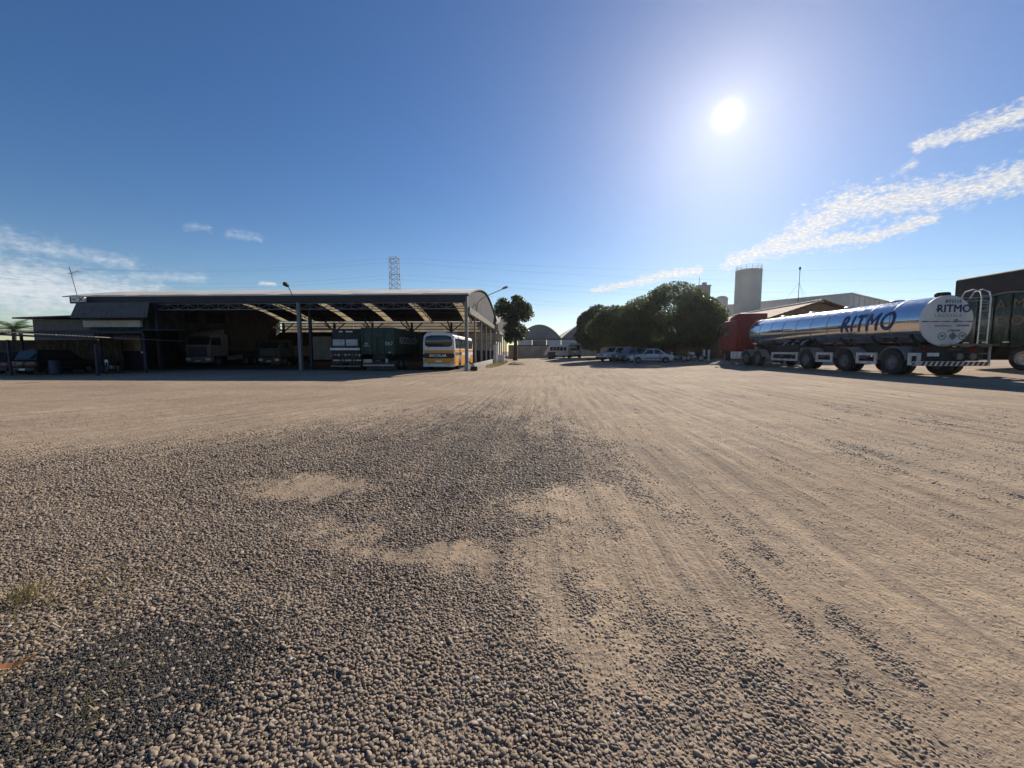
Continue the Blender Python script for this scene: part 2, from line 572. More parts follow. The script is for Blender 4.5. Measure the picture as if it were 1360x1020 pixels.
def gravel_mask(x, y):
    """1 = loose pebbles, 0 = packed sand; world layout"""
    n = fbm(x * 0.9 + 3.1, y * 0.9, 5, 5) - 0.5
    n2 = fbm(x * 2.7, y * 1.9, 4, 21) - 0.5
    n3 = fbm(x * 7.0 + 9, y * 6.0, 3, 27) - 0.5
    t = track_t(x, y)
    streak = fbm(t * 2.2, y * 0.22, 3, 33) - 0.5
    st2 = fbm(t * 6.0, y * 0.5, 3, 37) - 0.5
    edge_r = 1.0 + 0.02 * np.clip(y - 4, 0, 20) + 1.6 * n + 1.2 * streak + 0.7 * n2
    right = 1 - sst(-1.5, 1.6, x - edge_r + 1.2 * n3)
    edge_l = np.where(y < 2.4, -99.0, -7.0 + 0.42 * (y - 4.9) * np.where(y < 10, 1.0, 0.75))
    d = x - edge_l + 2.4 * n + 2.2 * streak + 1.4 * n3
    left = sst(-2.4, 4.5, d)
    k = sst(2.6, 7.6, y + 3.2 * n + 2.0 * streak + 1.2 * n3)
    left = left * k + (1 - k)
    far = 1 - 0.92 * sst(4, 19, y + 8 * n + 5 * streak)
    g = right * left * far * (1 - 0.3 * sst(4, 9, y)) * (0.8 + 0.5 * n2 + 0.5 * n3 + 0.5 * st2 + 0.3 * n)
    # worn sandy patches
    wx, wy = x + 0.55 * n2 + 0.25 * n3, y + 0.5 * (fbm(x * 2.1 + 40, y * 2.1, 4, 61) - 0.5)
    for (cx, cy, rx, ry, dep) in ((-2.5, 4.35, 0.75, 0.4, 0.95), (-0.42, 2.85, 0.3, 0.24, 0.95), (0.18, 2.8, 0.26, 0.6, 0.8), (0.4, 3.9, 0.6, 0.5, 0.7), (-1.0, 2.95, 0.45, 0.12, 0.75),
                             (-1.9, 3.3, 0.5, 0.3, 0.6), (0.3, 2.1, 0.2, 0.4, 0.6), (-1.6, 2.3, 0.35, 0.15, 0.5), (0.9, 2.9, 0.5, 0.5, 0.8)):
        e = np.sqrt(((wx - cx) / rx) ** 2 + ((wy - cy) / ry) ** 2)
        g = g * (1 - dep * (1 - sst(0.3, 1.7, e + 1.1 * n3)))
    # thin bands of stones in the sand on the right
    band = np.exp(-((x - 1.75 - 0.12 * (y - 2.2)) / 0.33) ** 2) * (1 - sst(2.6, 4.5, y)) + 0.8 * np.exp(-((x - 1.25) / 0.3) ** 2) * (1 - sst(3.0, 6.0, y))
    g = np.maximum(g, 0.42 * band * sst(-0.1, 0.3, n3 + n2 * 0.8 + st2))
    g = np.maximum(g, 0.32 * sst(0.0, 0.55, 0.6 * n + st2 + 0.5 * streak + 0.5 * n3) * (x > 0.2) * (1 - sst(14, 30, y)))
    return np.clip(g, 0, 1)


def relief(x, y, g):
    t = track_t(x, y)
    near = 1 - sst(12, 28, np.hypot(x, y))
    r = 0.05 * (fbm(x * 0.35, y * 0.3, 3, 9) - 0.5)
    ruts = 0.040 * (fbm(t * 2.6, y * 0.16, 3, 40) - 0.5) + 0.026 * (fbm(t * 9.0, y * 0.5, 2, 44) - 0.5) * (1 - 0.6 * g)
    lump = 0.012 * (fbm(x * 6, y * 6, 3, 50) - 0.5)
    return r * (1 - sst(20, 30, np.hypot(x, y))) + (ruts + lump) * near


def axis_coords(fine_lo, fine_hi, step, lo, hi, grow=1.09):
    a = list(np.arange(fine_lo, fine_hi + 1e-6, step))
    s = step; v = fine_hi
    up = []
    while v < hi:
        s *= grow; v += s; up.append(v)
    s = step; v = fine_lo
    dn = []
    while v > lo:
        s *= grow; v -= s; dn.append(v)
    return np.array(dn[::-1] + a + up)


gx = axis_coords(-9.0, 9.0, 0.05, -700, 700)
gy = axis_coords(0.6, 10.0, 0.045, -60, 800, 1.04)
GX, GY = np.meshgrid(gx, gy)
gm = gravel_mask(GX, GY)
GZ = gh_np(GX, GY) + relief(GX, GY, gm) - 0.02
nx, ny = len(gx), len(gy)
idx = np.arange(nx * ny).reshape(ny, nx)
quads = np.stack([idx[:-1, :-1], idx[:-1, 1:], idx[1:, 1:], idx[1:, :-1]], -1).reshape(-1, 4)


def ground_material():
    m, nt, b = base_mat('packed_sand_and_gravel')
    pos = nt.n('ShaderNodeTexCoord').outputs['Object']
    ga = nt.n('ShaderNodeAttribute', attribute_name='gravel').outputs['Fac']
    tk = nt.n('ShaderNodeAttribute', attribute_name='track').outputs['Vector']
    # sand colour
    n1 = nt.noise(pos, 0.35, 5, 0.6)
    n2 = nt.noise(pos, 3.0, 6, 0.7)
    n3 = nt.noise(pos, 45.0, 5, 0.7)
    st = nt.noise(nt.vm('MULTIPLY', tk, (5.0, 0.28, 1.0)), 1.0, 7, 0.65)
    st2 = nt.noise(nt.vm('MULTIPLY', tk, (26.0, 1.1, 1.0)), 1.0, 4, 0.6)
    sand = nt.mix(nt.rng(n1, 0.35, 0.65), col4((0.38, 0.275, 0.182)), col4((0.475, 0.355, 0.24)))
    sand = nt.mix(nt.m('MULTIPLY', nt.rng(n2, 0.35, 0.72), 0.45), sand, col4((0.21, 0.165, 0.125)))
    sand = nt.mix(nt.m('MULTIPLY', nt.rng(st, 0.46, 0.68), 0.7), sand, col4((0.17, 0.135, 0.105)))
    sand = nt.mix(nt.m('MULTIPLY', nt.rng(st2, 0.5, 0.72), 0.4), sand, col4((0.17, 0.135, 0.105)))
    sand = nt.mix(nt.m('MULTIPLY', nt.rng(n3, 0.5, 0.75), 0.45), sand, col4((0.15, 0.12, 0.095)))
    # stones too small or far to be separate pebbles
    vo = nt.n('ShaderNodeTexVoronoi', feature='F1')
    nt.put(vo.inputs['Vector'], nt.vm('MULTIPLY', pos, (1, 1, 0.2)))
    vo.inputs['Scale'].default_value = 34.0
    sc = nt.n('ShaderNodeSeparateColor')
    nt.put(sc.inputs[0], vo.outputs['Color'])
    grav = nt.mix(sc.outputs[0], col4((0.13, 0.1, 0.075)), col4((0.31, 0.245, 0.185)))
    grav = nt.mix(nt.m('MULTIPLY', nt.rng(n2, 0.4, 0.7), 0.5), grav, col4((0.2, 0.16, 0.125)))
    vo2 = nt.n('ShaderNodeTexVoronoi', feature='F1')
    nt.put(vo2.inputs['Vector'], pos)
    vo2.inputs['Scale'].default_value = 11.0
    sc2 = nt.n('ShaderNodeSeparateColor'); nt.put(sc2.inputs[0], vo2.outputs['Color'])
    spk = nt.m('MULTIPLY', nt.rng(sc2.outputs[0], 0.80, 0.82), nt.rng(vo2.outputs['Distance'], 0.32, 0.18))
    sand = nt.mix(nt.m('MULTIPLY', spk, 0.7), sand, nt.mix(sc2.outputs[1], col4((0.06, 0.05, 0.045)), col4((0.26, 0.22, 0.19))))
    # packed tyre prints: bands along the tracks with a tread
    sepk = nt.n('ShaderNodeSeparateXYZ'); nt.put(sepk.inputs[0], tk)
    wob = nt.m('MULTIPLY', nt.m('SUBTRACT', nt.noise(nt.vm('MULTIPLY', tk, (0.5, 0.12, 1.0)), 1.0, 2, 0.5), 0.5), 3.0)
    tt_ = nt.m('ADD', sepk.outputs[0], wob)
    bandn = nt.noise(nt.vm('MULTIPLY', tk, (3.2, 0.05, 1.0)), 1.0, 2, 0.5)
    band = nt.rng(bandn, 0.5, 0.66)
    chev = nt.m('ABSOLUTE', nt.m('SUBTRACT', nt.m('FRACT', nt.m('MULTIPLY', tt_, 5.0)), 0.5))
    tread = nt.m('MULTIPLY', nt.rng(nt.m('SINE', nt.m('MULTIPLY', nt.m('ADD', sepk.outputs[1], nt.m('MULTIPLY', chev, 0.12)), 105.0)), -0.3, 0.5), band)
    sand = nt.mix(nt.m('MULTIPLY', band, 0.22), sand, col4((0.24, 0.185, 0.135)))
    big = nt.noise(nt.vm('MULTIPLY', tk, (0.9, 0.07, 1.0)), 1.0, 4, 0.6)
    sand = nt.mix(nt.m('MULTIPLY', nt.rng(big, 0.45, 0.7), 0.35), sand, col4((0.22, 0.172, 0.13)))
    stain = nt.noise(pos, 0.8, 6, 0.7)
    sand = nt.mix(nt.m('MULTIPLY', nt.rng(stain, 0.6, 0.75), 0.4), sand, col4((0.16, 0.128, 0.1)))
    gfac = nt.rng(nt.m('ADD', ga, nt.m('MULTIPLY', nt.m('SUBTRACT', n2, 0.5), 0.9)), 0.02, 1.1)
    c = nt.mix(gfac, sand, grav)
    nt.put(b.inputs['Base Color'], c)
    b.inputs['Roughness'].default_value = 0.95
    b.inputs['Specular IOR Level'].default_value = 0.15
    hgt = nt.m('MULTIPLY', nt.m('SUBTRACT', 1.0, nt.m('MULTIPLY', vo.outputs['Distance'], 1.6)), nt.m('ADD', 0.15, nt.m('MULTIPLY', gfac, 0.85)))
    hgt = nt.m('ADD', hgt, nt.m('MULTIPLY', st2, 0.9))
    hgt = nt.m('ADD', hgt, nt.m('MULTIPLY', st, 0.9))
    hgt = nt.m('ADD', hgt, nt.m('MULTIPLY', n3, 0.5))
    hgt = nt.m('ADD', hgt, nt.m('MULTIPLY', tread, 0.1))
    hgt = nt.m('ADD', hgt, nt.m('MULTIPLY', nt.noise(pos, 9.0, 5, 0.7), 1.3))
    bn = nt.n('ShaderNodeBump')
    bn.inputs['Strength'].default_value = 0.75
    bn.inputs['Distance'].default_value = 0.02
    nt.put(bn.inputs['Height'], hgt)
    nt.put(b.inputs['Normal'], bn.outputs[0])
    return m


ground = fast_mesh('ground', np.stack([GX.ravel(), GY.ravel(), GZ.ravel()], 1), quads, ground_material(), smooth=True)
a = ground.data.attributes.new('gravel', 'FLOAT', 'POINT')
a.data.foreach_set('value', gm.ravel().astype(np.float32))
a = ground.data.attributes.new('track', 'FLOAT_VECTOR', 'POINT')
tt = np.stack([track_t(GX, GY).ravel(), GY.ravel(), np.zeros(nx * ny)], 1)
a.data.foreach_set('vector', tt.astype(np.float32).ravel())
tag(ground, 'broad yard of packed sand and loose gravel marked by tyre tracks', 'ground', kind='structure')


# ------------------------------------------------------------------ main shed
SX0, SX1, SY0, SY1 = -37.0, -4.74, 30.4, 57.4


def arch_h(y, y0, y1, eave, rise):
    t = (y - (y0 + y1) / 2) / ((y1 - y0) / 2)
    return eave + rise * (1 - abs(t) ** 1.75)


def corrugated(x0, x1, ya, yb, hf, n, step=0.09, amp=0.022):
    k = max(2, int(round((x1 - x0) / step)) + 1)
    xs = np.linspace(x0, x1, k)
    ys = np.linspace(ya, yb, n)
    hs = np.array([hf(y) for y in ys])
    X, Y = np.meshgrid(xs, ys)
    Z = hs[:, None] + amp * np.where(np.arange(k) % 2 == 0, 1, -1)[None, :]
    i = np.arange(k * n).reshape(n, k)
    q = np.stack([i[:-1, :-1], i[:-1, 1:], i[1:, 1:], i[1:, :-1]], -1).reshape(-1, 4)
    return np.stack([X.ravel(), Y.ravel(), Z.ravel()], 1), q


shed = thing('open_vehicle_shed', 'wide open-fronted shed with long grey barrel roof over parked trucks', 'shed', (0, 0, 0))
hf = lambda y: arch_h(y, SY0, SY1, 5.9, 2.0)
strips = [-36.2, -32.2, -26.2, -20.4, -14.55, -8.85]
mid = 44.6
vs, qs = [], []
off = 0
xs_edges = [SX0 - 0.5]
for s in strips:
    xs_edges += [s - 0.55, s + 0.55]
xs_edges.append(SX1 + 0.12)
for i in range(len(xs_edges) - 1):
    x0, x1 = xs_edges[i], xs_edges[i + 1]
    yb = SY1 if i % 2 == 0 else mid
    v, q = corrugated(x0, x1, SY0, yb, hf, 28)
    vs.append(v); qs.append(q + off); off += len(v)
roof = fast_mesh('roof', np.concatenate(vs), np.concatenate(qs), M_roof, shed)
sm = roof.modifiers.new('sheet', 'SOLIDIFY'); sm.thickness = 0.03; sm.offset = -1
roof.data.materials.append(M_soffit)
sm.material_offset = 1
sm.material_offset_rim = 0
# skylight panels, one by one, following the vault
nP = 6
for s in strips:
    for k in range(nP):
        ya = mid + (SY1 - mid) * k / nP - 0.03
        yb = mid + (SY1 - mid) * (k + 1) / nP + 0.03
        v, q = corrugated(s - 0.57, s + 0.57, ya, yb, lambda y: hf(y) - 0.012 - 0.02 * (k % 2), 5, 0.1, 0.015)
        o = fast_mesh('skylight_panel', v, q, M_skylight, roof)
# vault ribs and purlins
for i in range(8):
    x = -36.3 + i * 4.48
    m = MB()
    pts = [(x, y, hf(y) - 0.16) for y in np.linspace(SY0 + 0.3, SY1 - 0.2, 22)]
    m.tube(pts, 0.055, 6)
    pts2 = [(x, y, hf(y) - 0.55) for y in np.linspace(SY0 + 0.5, SY1 - 0.5, 22)]
    m.tube(pts2, 0.05, 6)
    for a_, b_ in zip(pts[1:-1:1], pts2[2::1]):
        m.bar(a_, b_, 0.04)
    m.build('vault_rib', M_dsteel, shed)
for y in np.linspace(SY0 + 0.25, SY1 - 0.2, 13):
    MB().box(((SX0 + SX1) / 2, y, hf(y) - 0.075), (SX1 - SX0 - 0.3, 0.06, 0.08)).build('purlin', M_dsteel, shed)
# front edge: fascia and truss
MB().b2(SX0, SX1 - 0.14, SY0 + 0.12, SY0 + 0.22, 5.36, 5.84).build('fascia_beam', M_dsteel, shed)
TT, TB = 5.30, 4.84
MB().box((-17.3, SY0 + 0.35, TT), (25.1, 0.09, 0.06)).build('truss_chord', M_truss, shed)
MB().box((-17.3, SY0 + 0.35, TB), (25.1, 0.09, 0.06)).build('truss_chord', M_truss, shed)
n = 30
for i in range(n):
    x = -29.85 + 25.1 * i / n
    dxx = 25.1 / n
    m = MB()
    if i % 2 == 0:
        m.bar((x, SY0 + 0.35, TB + 0.03), (x + dxx, SY0 + 0.35, TT - 0.03), 0.035)
    else:
        m.bar((x, SY0 + 0.35, TT - 0.03), (x + dxx, SY0 + 0.35, TB + 0.03), 0.035)
    m.bar((x + dxx, SY0 + 0.35, TB + 0.03), (x + dxx, SY0 + 0.35, TT - 0.03), 0.035)
    m.build('truss_web', M_truss, shed)


def column(x, y, h, s=0.2, mat=M_col, par=None, z0=-0.2):
    m = MB()
    for e in (-1, 1):
        m.b2(x - s / 2, x + s / 2, y + e * s / 2 - 0.012, y + e * s / 2 + 0.012, z0, h)
    m.b2(x - 0.012 - s * 0.0, x + 0.012, y - s / 2 + 0.012, y + s / 2 - 0.012, z0, h)
    m.b2(x - s / 2, x - s / 2 + 0.02, y - s / 2 + 0.012, y + s / 2 - 0.012, z0, h)
    m.b2(x + s / 2 - 0.02, x + s / 2, y - s / 2 + 0.012, y + s / 2 - 0.012, z0, h)
    m.b2(x - s * 0.8, x + s * 0.8, y - s * 0.8, y + s * 0.8, z0, 0.03)
    return m.build('column', mat, par or shed)


column(-18.25, SY0 + 0.35, 5.35, 0.24)
column(-18.25, SY0 + 1.9, 6.1, 0.2, M_dsteel)
c = column(-4.86, SY0 + 0.3, 5.75, 0.24)
c = MB().b2(-5.02, -4.70, SY0 + 0.13, SY0 + 0.47, 0.0, 0.55).build('column_footing', M_conc, shed)
column(-30.0, SY0 + 0.35, 5.35, 0.2, M_dsteel)
for x in (-36.2, -28.5, -22.8, -17.0, -11.2):
    column(x, SY1 - 0.5, 5.7, 0.26, M_dsteel)
    m = MB()
    m.bar((x, SY1 - 0.5, 4.3), (x - 1.6, SY1 - 0.5, 5.6), 0.14); m.bar((x, SY1 - 0.5, 4.3), (x + 1.6, SY1 - 0.5, 5.6), 0.14)
    m.bar((x, SY1 - 0.5, 4.2), (x, SY1 - 4.5, 6.4), 0.14)
    m.build('knee_brace', M_dsteel, shed)
# knee brace at the front corner
MB().bar((-4.86, SY0 + 0.5, 4.75), (-4.86, SY0 + 3.4, 3.9), 0.1).build('knee_brace', M_dsteel, shed)
# side columns along the right
for y in (35.6, 40.2, 44.8, 50.0, 56.9):
    column(-4.86, y, 4.55, 0.16, M_col if y < 50 else M_conc)
# gable sheet above the side band: vertical ribs
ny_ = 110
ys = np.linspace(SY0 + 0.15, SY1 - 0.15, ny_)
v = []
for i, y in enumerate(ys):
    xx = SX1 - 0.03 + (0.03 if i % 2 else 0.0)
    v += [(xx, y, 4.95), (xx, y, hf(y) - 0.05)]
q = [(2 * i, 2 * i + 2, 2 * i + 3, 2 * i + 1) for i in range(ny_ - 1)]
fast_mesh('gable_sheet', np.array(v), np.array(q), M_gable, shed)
m = MB()
pts = [(SX1 + 0.06, y, hf(y) - 0.06) for y in np.linspace(SY0, SY1, 40)]
m.tube(pts, 0.09, 6)
m.build('verge_trim', M_dsteel, shed, smooth=True)
MB().prism([(SX1 - 0.05, 4.45), (SX1 + 0.12, 4.5), (SX1 + 0.16, 4.98), (SX1 - 0.05, 5.0)], 'y', SY0 + 0.52, SY1 + 0.1).build('side_gutter_band', M_fascia, shed)
# left, rear walls
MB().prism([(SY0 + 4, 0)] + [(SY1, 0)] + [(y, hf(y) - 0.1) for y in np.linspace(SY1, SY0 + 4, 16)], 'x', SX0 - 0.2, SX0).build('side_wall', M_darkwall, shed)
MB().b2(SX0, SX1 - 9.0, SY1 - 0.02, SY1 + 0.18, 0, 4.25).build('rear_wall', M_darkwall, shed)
MB().b2(SX1 - 9.0, SX1, SY1 - 0.02, SY1 + 0.18, 1.62, 4.25).build('rear_wall', M_cream, shed)
MB().b2(SX1 - 9.0, SX1, SY1 - 0.03, SY1 + 0.19, 0, 1.62).build('painted_dado', M_bluepaint, shed)
for i in range(9):
    x0 = -36.5 + i * 3.53
    MB().b2(x0 + 0.02, x0 + 3.51, SY1 + 0.02, SY1 + 0.05, 4.27, 5.78).build('rear_cladding_sheet', M_cladding, shed)
for z in (4.27, 4.7, 5.15, 5.6):
    MB().box(((SX0 + SX1) / 2, SY1 - 0.04, z), (SX1 - SX0, 0.08, 0.1)).build('girt', M_dsteel, shed)
for x in (-13.0, -9.9, -6.8):
    MB().box((x, SY1 - 0.06, 2.9), (0.1, 0.06, 2.7)).build('wall_pilaster', M_col, shed)
MB().box((-8.8, SY1 - 0.06, 3.0), (9.0, 0.05, 0.07)).build('wall_rail', M_dsteel, shed)
# two vents in the left wall
for y, z in ((49.0, 5.25), (50.6, 5.25), (50.4, 4.55)):
    MB().box((SX0 + 0.01, y, z), (0.03, 0.8, 0.32)).build('wall_vent', M_skylight, shed)
# interior office block at the back left
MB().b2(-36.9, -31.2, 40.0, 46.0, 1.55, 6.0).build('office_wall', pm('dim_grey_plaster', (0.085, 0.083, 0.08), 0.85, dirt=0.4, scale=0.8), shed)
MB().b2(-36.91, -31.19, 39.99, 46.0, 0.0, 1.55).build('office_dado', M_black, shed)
for x in (-36.7, -33.6):
    w = MB().b2(x, x + 2.0, 39.93, 40.0, 4.4, 5.5).build('window', M_black, shed)
    MB().b2(x + 0.08, x + 0.96, 39.91, 39.95, 4.48, 5.42).build('pane', M_darkwall, w)
    MB().b2(x + 1.04, x + 1.92, 39.91, 39.95, 4.48, 5.42).build('pane', M_darkwall, w)
# white partition seen behind the trucks
MB().b2(-23.6, -21.5, 42.0, 42.15, 0.6, 3.1).build('partition_wall', M_plaster, shed)
MB().b2(-24.6, -21.0, 41.9, 42.2, 3.8, 4.0).build('partition_beam', M_col, shed)
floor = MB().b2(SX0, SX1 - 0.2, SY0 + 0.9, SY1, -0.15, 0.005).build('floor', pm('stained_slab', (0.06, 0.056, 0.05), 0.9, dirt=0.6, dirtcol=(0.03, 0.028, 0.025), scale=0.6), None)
tag(floor, 'dusty concrete slab under the shed', 'floor', kind='structure')

# low wall along the right side of the shed
pl = MB()
pl.b2(-4.62, -4.38, 31.6, 56.0, -0.2, 0.5)
pl = pl.build('low_wall', M_conc, None, bevel=0.02)
tag(pl, 'low pale concrete kerb wall along the open side of the shed', 'wall')
# white gate pier
pier = thing('gate_pier', 'white concrete pier standing at the far end of the low kerb wall', 'pier', (-4.15, 49.0, 0))
MB().b2(-0.22, 0.22, -0.22, 0.22, -0.2, 2.3).build('shaft', M_white, pier, bevel=0.02)
MB().b2(-0.28, 0.28, -0.28, 0.28, 2.302, 2.4).build('cap', M_conc, pier, bevel=0.02)
blk = MB().b2(-4.7, -3.2, 52.2, 52.7, -0.1, 1.05).build('masonry_block_wall', M_white, None, bevel=0.02)
tag(blk, 'short white masonry wall stub beyond the gate pier', 'wall')
# black box at the corner column
bx = thing('rubber_block', 'small black block lying at the foot of the front corner column', 'block', (-4.25, 30.5, 0))
MB().b2(-0.26, 0.26, -0.2, 0.2, 0, 0.34).build('block_body', M_black, bx, bevel=0.04)
MB().cyl((0, -0.21, 0.17), (0, -0.195, 0.17), 0.1, 14).build('hole', M_rubber, bx)

# lamps
fl = thing('roof_floodlight', 'floodlight on a thin leaning arm above the front roof edge', 'floodlight', (-18.65, 30.2, 5.7))
MB().tube([(0.35, 0, -0.05), (0.1, 0, 0.55), (-0.1, 0, 0.95)], 0.03, 6).build('arm', M_dsteel, fl)
MB().prism([(-0.38, 0.92), (-0.12, 0.78), (0.0, 0.98), (-0.2, 1.18), (-0.34, 1.14)], 'y', -0.16, 0.16).build('lamp_head', M_black, fl, bevel=0.02)
MB().slab([(-0.13, -0.14, 0.80), (-0.005, -0.14, 0.99), (-0.005, 0.14, 0.99), (-0.13, 0.14, 0.80)], 0.01).build('lens', M_lampw, fl)
sl = thing('street_lamp', 'street lamp on a long curved arm reaching out from the gable', 'lamp', (SX1, 35.8, 0))
pts = [(0.05, 0, 5.15), (0.06, 0, 5.6), (0.15, 0, 5.95), (0.5, 0, 6.25), (1.2, 0, 6.6), (2.45, 0, 7.12)]
MB().tube(pts, 0.035, 8).build('arm', M_steelgrey, sl, smooth=True)
MB().prism([(2.35, 7.06), (2.75, 7.16), (2.9, 7.28), (2.75, 7.36), (2.45, 7.26), (2.3, 7.12)], 'y', -0.13, 0.13).build('lamp_head', M_col, sl, bevel=0.03)
# small striped box sign at the left roof end
sg = thing('roof_box_sign', 'small white box with a black cross hung under the left roof end', 'sign', (-35.8, 30.1, 5.6))
MB().b2(-0.62, 0.62, -0.08, 0.08, -0.18, 0.2).build('box_body', M_white, sg, bevel=0.01)
m = MB(); m.bar((0.16, -0.095, -0.14), (0.54, -0.095, 0.16), 0.01, 0.06); m.bar((0.16, -0.1, 0.16), (0.54, -0.1, -0.14), 0.01, 0.06)
m.build('cross_mark', M_black, sg)
MB().b2(-0.56, -0.48, -0.1, -0.08, -0.17, 0.19).build('edge_mark', M_black, sg)
lettering('402', 0.24, (-0.2, -0.08, 0.0), (1, 0, 0), (0, 0, 1), M_black, sg)
# TV antenna
an = thing('tv_antenna', 'leaning television antenna on a thin mast over the left roof end', 'antenna', (-36.75, 30.9, 6.0))
MB().tube([(0.05, 0, -0.4), (-0.5, 0, 2.35)], 0.022, 6).build('mast', M_wire, an)
m = MB(); m.bar((-0.62, 0, 1.75), (0.3, 0, 2.02), 0.025)
m.build('boom', M_wire, an)
for k in range(5):
    x = -0.5 + k * 0.18
    z = 1.785 + k * 0.053
    MB().bar((x, -0.35, z), (x, 0.35, z), 0.014).build('element', M_wire, an)
MB().bar((-0.5, 0, 2.3), (-0.2, 0, 1.55), 0.02).build('stay', M_wire, an)

# ------------------------------------------------------------------ office front at the left end
of = thing('gatehouse_office', 'grey two storey office front with sloped metal awning at the shed end', 'office', (0, 0, 0))
MB().b2(-35.6, -30.6, 30.6, 34.0, 3.3, 5.35).build('upper_wall', M_darkwall, of)
M_awn = pm('grey_metal_awning', (0.085, 0.083, 0.08), 0.6, dirt=0.35)
aw = MB().slab([(-35.7, 29.35, 4.1), (-29.45, 29.35, 4.1), (-29.75, 29.95, 5.34), (-35.75, 29.95, 5.34)], 0.03).build('sloped_awning', M_awn, of)
for i in range(16):
    t = (i + 0.5) / 16
    xb = -35.7 + 6.25 * t; xt = -35.75 + 6.0 * t
    MB().bar((xb, 29.325, 4.12), (xt, 29.92, 5.33), 0.02, 0.02).build('awning_rib', M_awn, aw)
MB().b2(-35.8, -31.0, 30.3, 30.5, 3.45, 3.98).build('pale_band', M_cream, of)
MB().b2(-35.9, -30.6, 30.2, 30.58, 3.99, 4.12).build('lintel', M_black, of)
MB().b2(-33.55, -31.3, 30.55, 30.7, 1.55, 2.85).build('lower_wall', M_plaster, of)
MB().b2(-33.56, -31.29, 30.54, 30.71, 0.0, 1.55).build('blue_dado', M_bluepaint, of)
MB().b2(-36.0, -33.57, 31.2, 31.4, 0.0, 3.2).build('recess_wall', M_darkwall, of)
MB().box((-31.1, 30.5, 1.62), (0.22, 0.2, 2.9)).build('pillar', M_bluepaint, of)
MB().b2(-31.2, -31.0, 30.34, 30.38, 1.35, 1.5).build('door_plate', M_white, of)
an2 = MB().b2(-43.1, -37.25, 32.6, 38.0, 0, 4.25).build('annex_wall', M_awn, of)
MB().slab([(-44.0, 31.9, 4.32), (-36.0, 31.9, 4.55), (-36.0, 38.4, 4.65), (-44.0, 38.4, 4.42)], 0.08).build('annex_roof', M_dsteel, an2)
# lower canopy between office and carport
cp = thing('office_canopy', 'thin flat grey canopy roof in front of the office wall', 'canopy', (0, 0, 0))
v, q = corrugated(-40.5, -26.8, 26.2, 30.2, lambda y: 2.98 + 0.06 * (y - 26.2), 6, 0.1, 0.02)
o = fast_mesh('canopy_roof', v, q, M_awn, cp)
MB().b2(-40.5, -26.8, 26.24, 26.34, 2.76, 2.93).build('edge_beam', M_dsteel, cp)
for x in (-30.2, -36.0, -26.95):
    MB().box((x, 26.5, 1.4), (0.12, 0.12, 2.8)).build('post', M_bluepaint, cp)
# corrugated carport at the far left
cr = thing('lean_to_carport', 'low lean-to carport with corrugated sheet roof at the far left', 'carport', (0, 0, 0))
for i in range(6):
    x0 = -42.0 + i * 2.55
    k = 26
    xs = np.linspace(x0, x0 + 2.54, k); ys = np.linspace(23.2, 29.5, 3)
    X, Y = np.meshgrid(xs, ys)
    Z = 2.72 - 0.055 * (X + 33) * 0.9 - 0.02 * (Y - 23.2) + 0.02 * np.where(np.arange(k) % 2 == 0, 1, -1)[None, :] + 0.004 * (i % 2)
    ii = np.arange(k * 3).reshape(3, k)
    q = np.stack([ii[:-1, :-1], ii[:-1, 1:], ii[1:, 1:], ii[1:, :-1]], -1).reshape(-1, 4)
    o = fast_mesh('roof_sheet', np.stack([X.ravel(), Y.ravel(), Z.ravel()], 1), q, M_fascia, cr)
for x in (-27.2, -33.0, -39.0):
    MB().box((x, 23.6, 1.1 - 0.024 * (x + 33)), (0.11, 0.11, 2.3 - 0.048 * (x + 33))).build('post', M_bluepaint, cr)
MB().bar((-42, 23.45, 3.0), (-26.8, 23.45, 2.27), 0.1, 0.12).build('edge_beam', M_dsteel, cr)
MB().b2(-43, -31.95, 29.55, 29.7, 0, 2.4).build('back_wall', M_darkwall, cr)

# ------------------------------------------------------------------ second shed and far warehouses
s2 = thing('second_barrel_shed', 'second barrel roofed shed behind the main shed beside the tall tree', 'shed', (0, 0, 0))
hf2 = lambda y: arch_h(y, 60.6, 86.0, 5.5, 2.5)
v, q = corrugated(-34, SX1 + 0.1, 60.6, 86.0, hf2, 26, 0.12)
fast_mesh('roof', v, q, M_roof, s2)
ys = np.linspace(60.7, 85.9, 90); v = []
for i, y in enumerate(ys):
    xx = SX1 - 0.03 + (0.03 if i % 2 else 0)
    v += [(xx, y, 4.7), (xx, y, hf2(y) - 0.04)]
fast_mesh('gable_sheet', np.array(v), np.array([(2 * i, 2 * i + 2, 2 * i + 3, 2 * i + 1) for i in range(89)]), M_gable, s2)
MB().b2(SX1 - 0.05, SX1 + 0.14, 60.5, 86.1, 4.3, 4.7).build('side_gutter_band', M_fascia, s2)
MB().b2(-34, -12.0, 61.6, 61.8, 0, 4.3).build('front_wall', M_cream, s2)
MB().b2(-34, -6.0, 85.6, 85.8, 0, 5.3).build('rear_wall', M_cream, s2)
for y in (61.2, 66, 71, 76, 81, 85.5):
    column(SX1 - 0.12, y, 4.4, 0.2, M_conc, s2)
for i, y in enumerate((67.5, 72.5, 77.5)):
    MB().b2(SX1 - 1.0, SX1 - 0.8, y - 1.6, y + 1.6, 0, 3.2).build('sliding_door', M_white if i == 0 else M_cream, s2)

